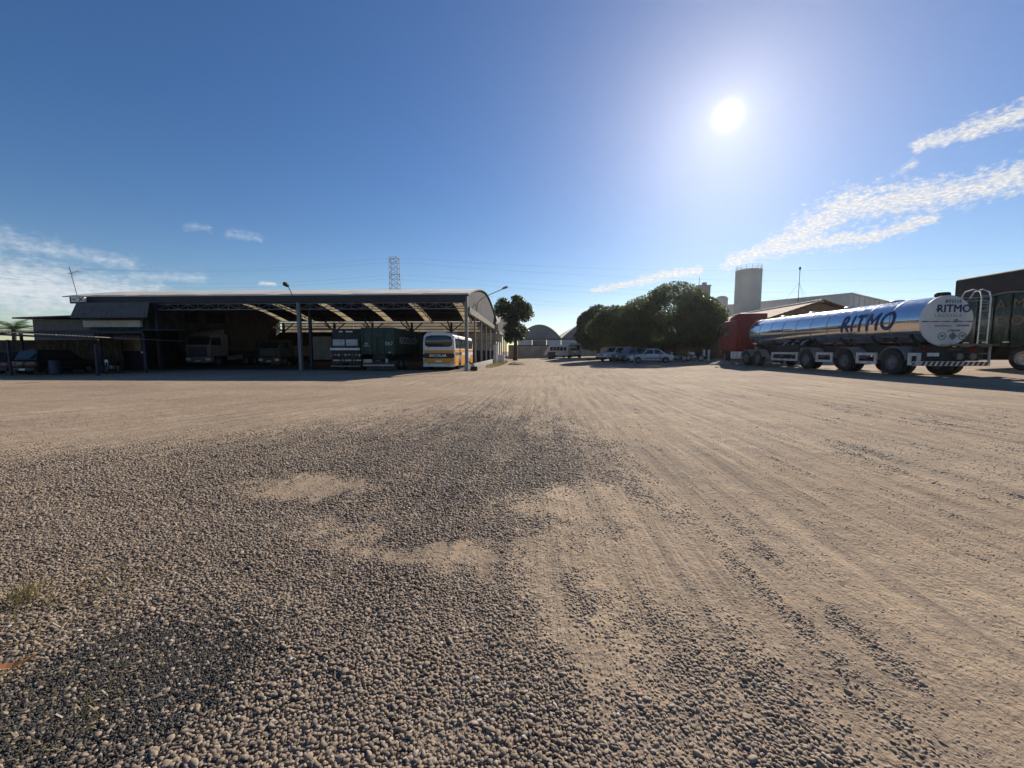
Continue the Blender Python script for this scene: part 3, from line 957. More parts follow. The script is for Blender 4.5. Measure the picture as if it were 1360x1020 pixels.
wl = thing('boundary_wall', 'long beige rendered yard wall below the far warehouses', 'wall', (0, 78, 0))
M_bound = pm('beige_render', (0.4, 0.36, 0.3), 0.9, dirt=0.7, dirtcol=(0.22, 0.2, 0.17), scale=0.35, bump=0.2)
MB().b2(-4, 27, 0, 0.25, -0.1, 2.55).build('wall_body', M_bound, wl)
MB().b2(-4, 27, -0.03, 0.28, 2.552, 2.7).build('coping', M_darkwall, wl)
for k in range(10):
    MB().b2(-3.6 + k * 3.1, -3.3 + k * 3.1, -0.07, -0.002, -0.1, 2.54).build('pilaster', M_bound, wl)
M_wh = pm('far_grey_sheet', (0.17, 0.18, 0.19), 0.7, dirt=0.3, scale=0.2)
M_whl = pm('far_pale_panel', (0.46, 0.47, 0.5), 0.7, dirt=0.2, scale=0.2)
for (x0, x1, hp, lab) in ((-2.6, 7.8, 7.7, 'far grey barrel roofed warehouse beside the tall tree, left of two'),
                          (7.8, 26.0, 9.0, 'far grey barrel roofed warehouse partly hidden behind the rounded trees, right of two')):
    wh = thing('barrel_warehouse', lab, 'warehouse', (0, 0, 0), group='far barrel roofed warehouses')
    xc, hw = (x0 + x1) / 2, (x1 - x0) / 2
    prof = [(x, 4.5 + (hp - 4.5) * (1 - abs((x - xc) / hw) ** 2.0)) for x in np.linspace(x0, x1, 25)]
    pg = [(x0, 4.2)] + prof + [(x1, 4.2)]
    MB().prism(pg, 'y', 95.0, 95.3).build('gable_sheet', M_wh, wh)
    prof2 = [(x0 - 0.2, 4.4)] + [(x, z + 0.12) for x, z in prof] + [(x1 + 0.2, 4.4)]
    m = MB()
    n_ = len(prof2)
    m.add([(p[0], 94.6, p[1]) for p in prof2] + [(p[0], 130.0, p[1]) for p in prof2], [(i, i + 1, n_ + i + 1, n_ + i) for i in range(n_ - 1)])
    m.build('roof', M_roof, wh)
    MB().b2(x0, x1, 95.02, 95.32, -0.2, 2.5).build('lower_wall', M_bound, wh)
    MB().b2(x0, x1, 94.9, 95.0, 4.15, 4.45).build('gutter_beam', M_dsteel, wh)
    k = 3 if x1 < 10 else 5
    for i in range(k):
        xa = x0 + (x1 - x0) * i / k
        MB().b2(xa + 0.05, xa + (x1 - x0) / k - 0.05, 95.0, 95.2, 2.52, 4.14).build('wall_panel', M_whl if (i + k) % 2 else M_wh, wh)

# ------------------------------------------------------------------ right background
ft = thing('factory_block', 'big flat topped pale grey factory block behind the tiled house', 'factory', (78.2, 100, 0), R(36))
M_fac = pm('pale_factory_sheet', (0.5, 0.5, 0.51), 0.7, dirt=0.2, scale=0.08)
MB().b2(0, 36, 0, 36, -1, 15.3).build('walls', M_fac, ft)
MB().b2(-0.3, 36.3, -0.3, 36.3, 15.3, 15.6).build('parapet', M_fac, ft)
for k in range(9):
    MB().b2(-0.12, -0.002, 2 + k * 4, 2.25 + k * 4, 0, 15.25).build('wall_rib', M_fac, ft)
    MB().b2(2 + k * 4, 2.25 + k * 4, -0.12, -0.002, 0, 15.25).build('wall_rib', M_fac, ft)

wtw = thing('water_tower', 'tall plain concrete cylinder water tower with railing on top', 'water tower', (58.0, 108, 0))
M_tow = pm('tower_concrete', (0.43, 0.42, 0.4), 0.85, dirt=0.35, dirtcol=(0.28, 0.27, 0.25), scale=0.12, bump=0.1)
MB().lathe([(3.1, -1), (3.1, 22.6), (3.06, 22.7)], (0, 0, 0), 'z', 40).build('shaft', M_tow, wtw, smooth=True)
MB().lathe([(3.17, 22.3), (3.17, 22.62)], (0, 0, 0), 'z', 40).build('rim', M_tow, wtw, smooth=True)
rl = MB()
rl.tube([(3.0 * math.cos(a), 3.0 * math.sin(a), 23.8) for a in np.linspace(0, 2 * math.pi, 33)], 0.022, 5)
rl.tube([(3.0 * math.cos(a), 3.0 * math.sin(a), 23.25) for a in np.linspace(0, 2 * math.pi, 33)], 0.03, 5)
rl.build('railing', M_col, wtw)
for k in range(14):
    a_ = 2 * math.pi * k / 14
    MB().cyl((3.0 * math.cos(a_), 3.0 * math.sin(a_), 22.6), (3.0 * math.cos(a_), 3.0 * math.sin(a_), 23.8), 0.035, 5).build('rail_post', M_col, wtw)
sw = thing('storage_silo', 'short pale cylindrical silo between the tree crown and the water tower', 'silo', (58.0, 122, 0))
MB().lathe([(1.65, -1), (1.65, 17.3), (1.2, 17.8), (0.3, 18.0)], (0, 0, 0), 'z', 28).build('shell', M_tow, sw, smooth=True)
MB().lathe([(1.72, 16.9), (1.72, 17.2)], (0, 0, 0), 'z', 28).build('rim', M_tow, sw)
rf = thing('rooftop_tower', 'grey square tower top rising behind the big rounded tree', 'tower', (49.1, 115, 0))
MB().b2(-1.6, 1.6, -1.6, 1.6, -1, 19.6).build('shaft', M_wh, rf)
MB().b2(-1.75, 1.75, -1.75, 1.75, 19.6, 19.9).build('cap', M_wh, rf)
MB().cyl((-0.9, 0, 19.9), (-0.9, 0, 22.3), 0.07, 6).build('mast', M_wire, rf)
MB().b2(0.1, 1.0, -0.5, 0.5, 19.9, 20.8).build('tank', M_wh, rf)
am = thing('radio_mast', 'thin guyed radio mast standing over the tiled roof', 'mast', (39.5, 60, 0))
MB().cyl((0, 0, 0), (0, 0, 13.4), 0.07, 6, 0.045).build('pole', M_wire, am)
MB().lathe([(0.05, 13.3), (0.14, 13.4), (0.14, 13.65), (0.04, 13.75)], (0, 0, 0), 'z', 10).build('tip', M_wire, am)
for q_ in ((3, 2), (-3, 1), (0, -3.5)):
    MB().cyl((0, 0, 11.5), (q_[0] * 1.5, q_[1] * 1.5, 4.0), 0.012, 4).build('guy_wire', M_wire, am)

# tiled house, ridge along the yard
M_tile = pm('weathered_clay_tile', (0.26, 0.13, 0.085), 0.85, var=0.35, scale=3.5, dirt=0.7, dirtcol=(0.14, 0.11, 0.09))
M_ridge = pm('limewashed_ridge_tile', (0.55, 0.5, 0.45), 0.8, var=0.25, scale=2)
M_brickw = pm('brown_gable_plaster', (0.2, 0.13, 0.09), 0.85, dirt=0.4)
th = thing('tiled_house', 'long low house with weathered clay tile roof behind the tank trailer', 'house', (24.75, 0, 0))
HY0, HY1, RH = 34.9, 51.8, 5.75
for sgn, nm in ((-1, 'roof_slope'), (1, 'roof_slope')):
    # barrel tiles as real ridges running down the slope
    k = 150
    ys = np.linspace(HY0 - 0.4, HY1 + 0.3, k); ss = np.linspace(0, 1, 14)
    Y, S = np.meshgrid(ys, ss)
    X = sgn * (S * 5.2)
    Zr = RH - S * 1.75 + 0.05 * np.abs(np.sin(np.arange(k) * math.pi / 2 * 1.0 + 0.4))[None, :] + 0.03 * ((S * 14) % 1.0)
    ii = np.arange(k * 14).reshape(14, k)
    q = np.stack([ii[:-1, :-1], ii[:-1, 1:], ii[1:, 1:], ii[1:, :-1]], -1).reshape(-1, 4)
    fast_mesh(nm, np.stack([X.ravel(), Y.ravel(), Zr.ravel()], 1), q, M_tile, th)
for k in range(42):
    y = HY0 - 0.35 + k * 0.45
    MB().cyl((0, y, RH + 0.02), (0, y + 0.42, RH + 0.05), 0.15, 8, 0.12).build('ridge_tile', M_ridge, th)
for k in range(12):
    s0 = k / 12
    for sgn in (-1, 1):
        MB().bar((sgn * 5.2 * s0, HY0 - 0.42, RH - 1.75 * s0 + 0.08), (sgn * 5.2 * (s0 + 0.078), HY0 - 0.42, RH - 1.75 * (s0 + 0.078) + 0.05), 0.16, 0.07).build('verge_tile', M_tile, th)
MB().prism([(-4.6, 0), (4.6, 0), (4.6, RH - 1.6), (0, RH - 0.08), (-4.6, RH - 1.6)], 'y', HY0, HY1).build('walls', M_brickw, th)

# brown fence behind the red cab
fc = thing('plank_fence', 'dark brown plank fence running behind the motorcycles and the red cab', 'fence', (0, 0, 0))
for k in range(34):
    x = 15.6 + k * 0.28
    MB().b2(x, x + 0.26, 46.0, 46.04 + 0.01 * (k % 3), gh(x, 46) - 0.1, gh(x, 46) + 1.75 + 0.05 * ((k * 7) % 5)).build('plank', M_wood, fc)
for z in (0.55, 1.35):
    MB().b2(15.6, 25.2, 46.06, 46.14, 0.5 + z, 0.6 + z).build('rail', M_wood, fc)

# lattice pylon and power lines
py = thing('lattice_pylon', 'steel lattice power pylon top rising above the shed roof', 'pylon', (-47.6, 140, 0))


def pyl_w(z):
    return 2.2 + (34.5 - z) * 0.035 if z < 34.5 else 2.2


for sx in (-1, 1):
    for sy in (-1, 1):
        MB().bar((sx * pyl_w(0) / 2, sy * pyl_w(0) / 2, 0), (sx * 1.45, sy * 1.1, 34.7), 0.16).build('leg', M_steelgrey, py)
lev = list(np.linspace(14, 34.5, 12))
for za, zb in zip(lev[:-1], lev[1:]):
    wa = 1.45 + (34.7 - za) * (pyl_w(0) / 2 - 1.45) / 34.7; wb = 1.45 + (34.7 - zb) * (pyl_w(0) / 2 - 1.45) / 34.7
    m = MB()
    for s in (-1, 1):
        m.bar((-wa, s * 1.1, za), (wb, s * 1.1, zb), 0.09); m.bar((wa, s * 1.1, za), (-wb, s * 1.1, zb), 0.09)
        m.bar((s * wa, -1.1, za), (s * wb, 1.1, zb), 0.09)
        m.bar((-wb, s * 1.1, zb), (wb, s * 1.1, zb), 0.09)
    m.build('lattice_brace', M_steelgrey, py)
for z in (34.2, 28.5, 23.5):
    MB().bar((-1.75, 0, z), (1.75, 0, z), 0.12).build('cross_arm', M_steelgrey, py)
    for s in (-1.65, 1.65):
        MB().cyl((s, 0, z - 1.1), (s, 0, z), 0.08, 6).build('insulator', M_wire, py)
WL = [(33.1, 31.0), (30.0, 27.5), (27.3, 24.0), (22.4, 20.5), (34.6, 36.5), (25.0, 17.0)]
for i, (za, zb) in enumerate(WL):
    pts = []
    yo = (i % 2) * 6.0
    for t in np.linspace(-0.6, 1.0, 34):
        x = -47.6 + t * 260
        sag = -6.0 * (1 - (2 * (t if t > 0 else -t / 0.6) - 1) ** 2) * 0.8
        pts.append((x, 140 + yo + t * 20, za + (zb - za) * t + sag))
    w = MB().tube(pts, 0.014, 4).build('power_line', M_wire)
    tag(w, ['topmost', 'second highest', 'third highest', 'fourth highest', 'thin earth', 'lowest'][i] + ' thin black power line crossing the sky from the lattice pylon', 'power line', 'power lines')


# ------------------------------------------------------------------ vehicles: shared pieces
def wheel(par, x, y, r=0.5, w=0.28, side=-1, rim=M_rim, z=None, truck=True):
    """wheel part with axis along x; 'side' is the outward direction; rim is a sub-part"""
    z = r if z is None else z
    h = w / 2
    ri = r * (0.58 if truck else 0.62)
    t = MB().lathe([(ri, -h), (r * 0.9, -h), (r * 0.985, -h * 0.8), (r, -h * 0.4), (r, h * 0.4), (r * 0.985, h * 0.8), (r * 0.9, h), (ri, h), (ri * 0.96, h * 0.4), (ri * 0.96, -h * 0.4)],
                   (x, y, z), 'x', 28, False).build('wheel', M_rubber, par, smooth=True)
    s = side
    prof = [(ri * 1.0, s * h * 0.96), (ri * 0.93, s * h * 1.0), (ri * 0.86, s * h * 0.55), (ri * 0.62, s * h * 0.35), (ri * 0.5, s * h * 0.75), (ri * 0.3, s * h * 0.8), (ri * 0.22, s * h * 1.05), (0.01, s * h * 1.1)]
    m = MB().lathe(prof, (x, y, z), 'x', 24, 'end')
    for k in range(8):
        a_ = 2 * math.pi * k / 8
        yy, zz = y + ri * 0.4 * math.cos(a_), z + ri * 0.4 * math.sin(a_)
        m.cyl((x + s * h * 0.7, yy, zz), (x + s * h * 0.95, yy, zz), ri * 0.05, 6)
    m.build('rim', rim, t, smooth=True)
    return t


def arch_poly(cy, r, z0, n=9, rev=False):
    pts = []
    a0 = math.asin(min(1, max(-1, (z0 - 0) / r))) if False else 0
    for i in range(n + 1):
        a_ = math.pi * i / n
        pts.append((cy + r * math.cos(a_), z0 + r * math.sin(a_)))
    return pts if rev else pts[::-1]


def car(name, label, cat, loc, rz, paint, L=4.1, Wd=1.62, H=1.38, style='hatch', group=None):
    """front toward local +y"""
    t = thing(name, label, cat, loc, rz, group)
    hl = L / 2; hw = Wd / 2
    yr, yf = -hl + 0.75, hl - 0.82
    rw = 0.29
    zb = 0.22; belt = H * 0.60
    bot = [(-hl + 0.08, zb)] + arch_poly(yr, rw + 0.06, zb + 0.04) + arch_poly(yf, rw + 0.06, zb + 0.04) + [(hl - 0.08, zb)]
    tail = belt + (0.02 if style != 'sedan' else 0.0)
    top = [(hl, zb + 0.22), (hl - 0.03, belt - 0.2), (hl - 0.25, belt - 0.1), (hl - 1.15, belt), (-hl + 0.12, tail), (-hl, tail - 0.14), (-hl - 0.02, zb + 0.2)]
    MB().prism(bot + top, 'x', -hw, hw).build('body', paint, t, bevel=0.045)
    # greenhouse
    if style == 'sedan':
        yb0, yt0 = -hl + 0.62, -hl + 1.35
    elif style == 'wagon':
        yb0, yt0 = -hl + 0.1, -hl + 0.35
    else:
        yb0, yt0 = -hl + 0.14, -hl + 0.75
    yb1, yt1 = hl - 1.12, hl - 1.72
    tw = hw - 0.2; bw = hw - 0.05
    B = [(-bw, yb0), (bw, yb0), (bw, yb1), (-bw, yb1)]; T = [(-tw, yt0), (tw, yt0), (tw, yt1), (-tw, yt1)]
    vv = [(x, y, belt - 0.02) for x, y in B] + [(x, y, H - 0.03) for x, y in T] + [(x * 0.8, y * 0.8 + (yt0 + yt1) * 0.1, H) for x, y in T]
    ff = [(0, 1, 5, 4), (1, 2, 6, 5), (2, 3, 7, 6), (3, 0, 4, 7), (4, 5, 9, 8), (5, 6, 10, 9), (6, 7, 11, 10), (7, 4, 8, 11), (8, 9, 10, 11), (0, 3, 2, 1)]
    m = MB(); m.add(vv, ff)
    g = m.build('cabin', paint, t, smooth=True, angle=20)

    def lerp(a, b, k):
        return tuple(a[i] + (b[i] - a[i]) * k for i in range(3))

    def panel(a, b, c_, d, u0, u1, v0, v1):
        def at(u, v):
            return lerp(lerp(a, b, u), lerp(d, c_, u), v)
        return MB().slab([at(u0, v0), at(u1, v0), at(u1, v1), at(u0, v1)], 0.008)
    P0 = [(x, y, belt) for x, y in B]; P1 = [(x, y, H - 0.03) for x, y in T]
    panel(P0[0], P0[1], P1[1], P1[0], 0.07, 0.93, 0.12, 0.92).build('rear_window', M_glass, t)
    panel(P0[2], P0[3], P1[3], P1[2], 0.05, 0.95, 0.08, 0.95).build('windscreen', M_glass, t)
    for u0, u1 in ((0.10, 0.48), (0.52, 0.94)):
        panel(P0[1], P0[2], P1[2], P1[1], u0, u1, 0.12, 0.9).build('side_window', M_glass, t)
        panel(P0[3], P0[0], P1[0], P1[3], 1 - u1, 1 - u0, 0.12, 0.9).build('side_window', M_glass, t)
    for s in (-1, 1):
        MB().b2(s * hw * 0.62 - 0.19, s * hw * 0.62 + 0.19, hl - 0.06, hl + 0.005, belt - 0.34, belt - 0.2).build('headlight', M_lampw, t, bevel=0.02)
        MB().b2(s * hw * 0.75 - 0.14, s * hw * 0.75 + 0.14, -hl - 0.02, -hl + 0.06, belt - 0.3, belt - 0.14).build('tail_light', M_lampr, t, bevel=0.02)
        MB().b2(s * (hw + 0.09) - 0.08, s * (hw + 0.09) + 0.08, hl - 1.42, hl - 1.3, belt + 0.0, belt + 0.13).build('mirror', M_black, t, bevel=0.02)
        MB().b2(s * hw - 0.006, s * hw + 0.012, -hl + 1.05, hl - 1.2, zb + 0.2, zb + 0.27).build('side_moulding', M_black, t)
        for yy in (yr, yf):
            wheel(t, s * (hw - 0.1), yy, rw, 0.18, s, M_rim, truck=False)
    MB().b2(-hw - 0.01, hw + 0.01, hl - 0.12, hl + 0.07, zb + 0.02, zb + 0.24).build('front_bumper', M_black, t, bevel=0.03)
    MB().b2(-hw - 0.01, hw + 0.01, -hl - 0.09, -hl + 0.12, zb + 0.02, zb + 0.24).build('rear_bumper', M_black, t, bevel=0.03)
    MB().b2(-0.42, 0.42, hl - 0.02, hl + 0.012, belt - 0.33, belt - 0.23).build('grille', M_black, t)
    MB().b2(-0.2, 0.2, -hl - 0.105, -hl - 0.09, zb + 0.07, zb + 0.19).build('number_plate', M_white, t)
    return t


def truck_cab(t, yb, yf, Wd, z0, H, paint, roofdef=True, front_det=True):
    """cab-over cab, front toward +y, parts parented to t"""
    hw = Wd / 2
    prof = [(yb, z0), (yf - 0.05, z0), (yf + 0.02, z0 + 0.5), (yf - 0.02, z0 + H * 0.48), (yf - 0.28, z0 + H - 0.25), (yf - 0.5, z0 + H - 0.02), (yb + 0.1, z0 + H), (yb, z0 + H - 0.12)]
    MB().prism(prof, 'x', -hw, hw).build('cab', paint, t, bevel=0.07, seg=3)
    a0, a1 = z0 + H * 0.5, z0 + H * 0.83
    yy = lambda z: yf - 0.02 - 0.26 * (z - (z0 + H * 0.48)) / (H * 0.52 - 0.25)
    MB().slab([(hw - 0.12, yy(a0) + 0.012, a0), (-hw + 0.12, yy(a0) + 0.012, a0), (-hw + 0.16, yy(a1) + 0.012, a1), (hw - 0.16, yy(a1) + 0.012, a1)], 0.015).build('windscreen', M_glass, t)
    for s in (-1, 1):
        q = [(s * (hw + 0.002), yf - 1.35, a0 - 0.02), (s * (hw + 0.002), yf - 0.16, a0 - 0.02), (s * (hw + 0.002), yf - 0.38, a1), (s * (hw + 0.002), yf - 1.3, a1)]
        MB().slab(q if s > 0 else q[::-1], 0.012).build('side_window', M_glass, t)
        d = MB().slab([(s * (hw + 0.001), yf - 1.42, z0 + 0.12), (s * (hw + 0.001), yf - 0.1, z0 + 0.12), (s * (hw + 0.001), yf - 0.1, a0 - 0.1), (s * (hw + 0.001), yf - 1.42, a0 - 0.1)][::s], 0.012).build('door', paint, t)
        MB().box((s * (hw + 0.025), yf - 1.28, a0 - 0.22), (0.03, 0.18, 0.05)).build('handle', M_black, d)
        MB().b2(s * (hw + 0.2) - 0.08, s * (hw + 0.2) + 0.08, yf - 0.12, yf + 0.04, a0, a0 + 0.6).build('mirror', M_black, t, bevel=0.03)
        MB().bar((s * (hw - 0.02), yf - 0.1, a0 + 0.55), (s * (hw + 0.2), yf - 0.05, a0 + 0.62), 0.04).build('mirror_arm', M_black, t)
        MB().b2(s * (hw - 0.26) - 0.24, s * (hw - 0.26) + 0.24, yf - 0.04, yf + 0.05, z0 - 0.42, z0 - 0.18).build('headlight', M_lampw, t, bevel=0.03)
        MB().b2(s * (hw - 0.13) - 0.12, s * (hw - 0.13) + 0.12, yf - 0.5, yf - 0.1, z0 - 0.55, z0 + 0.0).build('step', M_black, t, bevel=0.02)
    MB().b2(-hw, hw, yf - 0.42, yf + 0.03, z0 - 0.62, z0 - 0.03).build('bumper', paint if front_det else M_black, t, bevel=0.05)
    gz0, gz1 = z0 + 0.02, z0 + H * 0.42
    gr = MB().b2(-hw * 0.72, hw * 0.72, yf - 0.02, yf + 0.03, gz0, gz1).build('grille', M_black, t)
    for k in range(5):
        z = gz0 + 0.1 + k * (gz1 - gz0 - 0.16) / 4.4
        MB().b2(-hw * 0.68, hw * 0.68, yf + 0.02, yf + 0.06, z, z + 0.07).build('grille_slat', M_col, gr)
    MB().b2(-0.25, 0.25, yf + 0.03, yf + 0.045, z0 - 0.5, z0 - 0.38).build('number_plate', M_white, t)
    MB().b2(-hw * 0.9, hw * 0.9, yf - 0.2, yf + 0.2, a1 + 0.08, a1 + 0.16).build('sun_visor', M_black, t, bevel=0.02)
    if roofdef:
        MB().prism([(yb + 0.1, z0 + H - 0.02), (yf - 0.7, z0 + H - 0.02), (yf - 1.1, z0 + H + 0.28), (yb + 0.15, z0 + H + 0.5)], 'x', -hw * 0.82, hw * 0.82).build('roof_deflector', paint, t, bevel=0.06)


# ------------------------------------------------------------------ polished tank trailer
def steel_mat():
    m, nt, b = base_mat('polished_stainless')
    tc = nt.n('ShaderNodeTexCoord').outputs['Object']
    n = nt.noise(nt.vm('MULTIPLY', tc, (1, 0.5, 1)), 3.0, 4, 0.6)
    nt.put(b.inputs['Base Color'], nt.mix(nt.rng(n, 0.3, 0.7), col4((0.66, 0.66, 0.67)), col4((0.74, 0.74, 0.75))))
    b.inputs['Metallic'].default_value = 1.0
    n2 = nt.noise(tc, 6.0, 5, 0.65)
    nt.put(b.inputs['Roughness'], nt.rng(n2, 0.35, 0.8, 0.06, 0.26))
    bn = nt.n('ShaderNodeBump')
    bn.inputs['Strength'].default_value = 0.28; bn.inputs['Distance'].default_value = 0.03
    nt.put(bn.inputs['Height'], nt.noise(nt.vm('MULTIPLY', tc, (1, 0.8, 1)), 1.4, 2, 0.5))
    nt.put(b.inputs['Normal'], bn.outputs[0])
    return m


M_inox = steel_mat()
M_blueletter = pm('navy_lettering', (0.03, 0.045, 0.13), 0.4, var=0.08)
M_greyletter = pm('grey_lettering', (0.16, 0.16, 0.17), 0.5, var=0.08)
M_head = pm('white_tank_head', (0.62, 0.61, 0.6), 0.35, var=0.06, dirt=0.15, dirtcol=(0.4, 0.37, 0.33), scale=1.5)
M_red = pm('red_cab_paint', (0.21, 0.02, 0.02), 0.5, var=0.18, dirt=0.3, dirtcol=(0.2, 0.09, 0.07))
TX, TG = 16.65, gh(16.65, 21)
tk = thing('tank_semitrailer', 'polished steel tank semitrailer with large blue lettering and white rear head', 'tank trailer', (TX, 0, TG))
TR, TCZ = 1.0, 2.74 - TG
Y0, Y1 = 16.5, 29.0
MB().lathe([(TR * 0.995, Y0), (TR, Y0 + 0.03), (TR, Y1 - 0.35), (TR * 0.97, Y1 - 0.18), (TR * 0.85, Y1 - 0.03), (TR * 0.5, Y1 + 0.1), (0.02, Y1 + 0.13)], (0, 0, TCZ), 'y', 96).build('tank_shell', M_inox, tk, smooth=True)
hd = MB().lathe([(TR * 1.012, Y0 + 0.03), (TR * 1.012, Y0 - 0.02), (TR * 0.985, Y0 - 0.035), (TR * 0.6, Y0 - 0.05), (0.02, Y0 - 0.055)], (0, 0, TCZ), 'y', 96).build('rear_head', M_head, tk, smooth=True)
for k in range(10):
    y = Y0 + 1.35 + k * 1.2
    MB().lathe([(TR + 0.001, y - 0.025), (TR + 0.008, y - 0.015), (TR + 0.008, y + 0.015), (TR + 0.001, y + 0.025)], (0, 0, TCZ), 'y', 72, False).build('seam_ring', M_steelgrey, tk, smooth=True)
# horizontal weld lines on the front bays
for a_ in (0.62,):
    MB().bar((-TR * math.cos(a_) - 0.003, 21.0, TCZ + TR * math.sin(a_)), (-TR * math.cos(a_) - 0.003, 28.6, TCZ + TR * math.sin(a_)), 0.012, 0.02).build('weld_line', M_steelgrey, tk)
# side lettering bent round the shell
me = bold_text('RITMO', 1.0, 0.028, 0.22, 1.12)
bm = bmesh.new(); bm.from_mesh(me)
for zc in np.linspace(-0.5, 0.5, 14):
    g_ = bm.verts[:] + bm.edges[:] + bm.faces[:]
    bmesh.ops.bisect_plane(bm, geom=g_, plane_co=(0, zc, 0), plane_no=(0, 1, 0))
xs_ = [v.co.x for v in bm.verts]; ys_ = [v.co.y for v in bm.verts]
w0, h0 = max(xs_) - min(xs_), max(ys_) - min(ys_)
LW, LH = 2.95, 0.84
for v in bm.verts:
    u = (v.co.x - (max(xs_) + min(xs_)) / 2) / w0 * LW
    s = (v.co.y - min(ys_)) / h0 * LH - 0.30
    rr = TR + 0.006 + v.co.z * 0.4
    v.co = (-rr * math.cos(s / TR), 19.05 - u, TCZ + rr * math.sin(s / TR))
bm.to_mesh(me); bm.free()
me.materials.clear(); me.materials.append(M_blueletter)
o = bpy.data.objects.new('side_lettering', me); COL.objects.link(o); o.parent = tk
# the short bar through the R
bmv = MB()
for k in range(6):
    s = -0.02
    bmv.box((-TR - 0.006, 20.62 - k * 0.12, TCZ - 0.02), (0.01, 0.12, 0.1))
bmv.build('lettering_stroke', M_blueletter, tk)
# rear head writing
yh = Y0 - 0.052
RX, UZ = (1, 0, 0), (0, 0, 1)
lettering('RT2115', 0.17, (0.16, yh, TCZ + 0.76), RX, UZ, M_blueletter, hd, 0.002, spacing=1.15)
lettering('RITMO', 0.42, (0.2, yh - 0.002, TCZ + 0.47), RX, UZ, M_blueletter, hd, 0.01, spacing=1.03)
MB().b2(-0.47, -0.27, yh - 0.012, yh - 0.004, TCZ + 0.415, TCZ + 0.455).build('lettering_stroke', M_blueletter, hd)
lettering('LOGÍSTICA', 0.16, (0.0, yh, TCZ + 0.2), RX, UZ, M_greyletter, hd, 0.0, spacing=1.35)
for i, (xa, xb) in enumerate(((-0.97, -0.76), (-0.74, -0.56), (-0.54, -0.34), (-0.3, -0.14), (-0.12, 0.08), (0.12, 0.26), (0.44, 0.54), (0.58, 0.72), (0.76, 0.98))):
    MB().b2(xa, xb, yh - 0.012, yh + 0.03, TCZ - 0.04, TCZ - (0.005 if i % 2 == 0 else 0.02)).build('reflective_strip', M_blueletter if i % 2 == 0 else M_lampr, hd)
m = MB(); m.lathe([(0.065, 0), (0.065, -0.03), (0.035, -0.03), (0.035, -0.005)], (0.32, yh, TCZ + 0.0), 'y', 18, False); m.build('round_valve', M_greyletter, hd)
lettering('MANTENHA', 0.115, (-0.16, yh, TCZ - 0.2), RX, UZ, M_greyletter, hd, 0.0)
lettering('DISTÂNCIA', 0.095, (0.6, yh, TCZ - 0.19), RX, UZ, M_greyletter, hd, 0.002)
lettering('C78HLPR', 0.12, (0.28, yh, TCZ - 0.39), RX, UZ, M_greyletter, hd, 0.002)
for xx in (-0.16, 0.62):
    m = MB(); m.lathe([(0.15, 0.004), (0.15, -0.008), (0.125, -0.008), (0.125, 0.004)], (xx, yh + 0.004, TCZ - 0.6), 'y', 26, False); m.build('speed_roundel', M_greyletter, hd)
    lettering('80', 0.13, (xx, yh, TCZ - 0.6), RX, UZ, M_greyletter, hd, 0.004)
m = MB(); m.prism([(0.25, TCZ - 0.76), (0.41, TCZ - 0.6), (0.25, TCZ - 0.44), (0.09, TCZ - 0.6)], 'y', yh - 0.012, yh + 0.02); dm = m.build('hazard_diamond', M_greyletter, hd)
m = MB(); m.lathe([(0.24, 0), (0.24, 0.14), (0.2, 0.19), (0.05, 0.2)], (0.12, Y0 + 0.35, TCZ + TR - 0.03), 'z', 20); m.build('rear_cap', M_black, tk, smooth=True)
for y in (18.8, 21.4, 24.0, 26.6):
    m = MB(); m.lathe([(0.26, 0), (0.26, 0.1), (0.22, 0.13), (0.02, 0.14)], (0.12, y, TCZ + TR - 0.04), 'z', 18); m.build('manhole_cover', M_steelgrey, tk, smooth=True)
MB().tube([(0.55, y, TCZ + TR * 0.97) for y in np.linspace(17, 28.5, 6)], 0.03, 6).build('top_rail', M_steelgrey, tk)
# ladder
for x in (1.03, 1.38):
    MB().tube([(x, Y0 - 0.22, 1.28), (x, Y0 - 0.22, 3.05), (x - 0.02, Y0 - 0.18, 3.3), (x - 0.1, Y0, 3.42), (x - 0.2, Y0 + 0.2, 3.34), (x - 0.25, Y0 + 0.28, 3.1)], 0.024, 8).build('ladder_stile', M_chrome, tk, smooth=True)
for k in range(7):
    z = 1.4 + k * 0.29
    MB().cyl((1.03, Y0 - 0.22, z), (1.38, Y0 - 0.22, z), 0.016, 8).build('ladder_rung', M_chrome, tk)
MB().bar((0.62, Y0 - 0.1, TCZ + 0.78), (1.4, Y0 - 0.1, TCZ + 0.78), 0.04).build('ladder_bracket', M_chrome, tk)
# chassis and rear
MB().b2(-0.45, 0.45, Y0 + 0.1, Y1 - 0.6, 0.85, 1.25).build('chassis', M_chassis, tk)
for y in np.linspace(Y0 + 0.5, Y1 - 1.0, 7):
    MB().prism([(-0.9, TCZ - 0.55), (-0.5, 1.2), (0.5, 1.2), (0.9, TCZ - 0.55), (0.4, TCZ - 0.93), (-0.4, TCZ - 0.93)], 'y', y - 0.06, y + 0.06).build('saddle', M_chassis, tk)
MB().b2(-0.2, 1.65, Y0 - 0.42, Y0 + 0.1, 1.22, 1.27).build('rear_platform', M_chrome, tk)
MB().b2(-1.18, 1.3, Y0 - 0.06, Y0 + 0.06, 0.62, 1.16).build('rear_panel', M_chassis, tk)
lettering('SUPORTE', 0.12, (0.35, Y0 - 0.06, 1.05), RX, UZ, M_greyletter, tk)
MB().b2(-1.15, -0.7, Y0 - 0.1, Y0 - 0.062, 0.55, 1.0).build('mudflap', M_chassis, tk)
MB().b2(-0.72, -0.28, Y0 - 0.13, Y0 - 0.1, 0.78, 0.92).build('number_plate', M_white, tk)
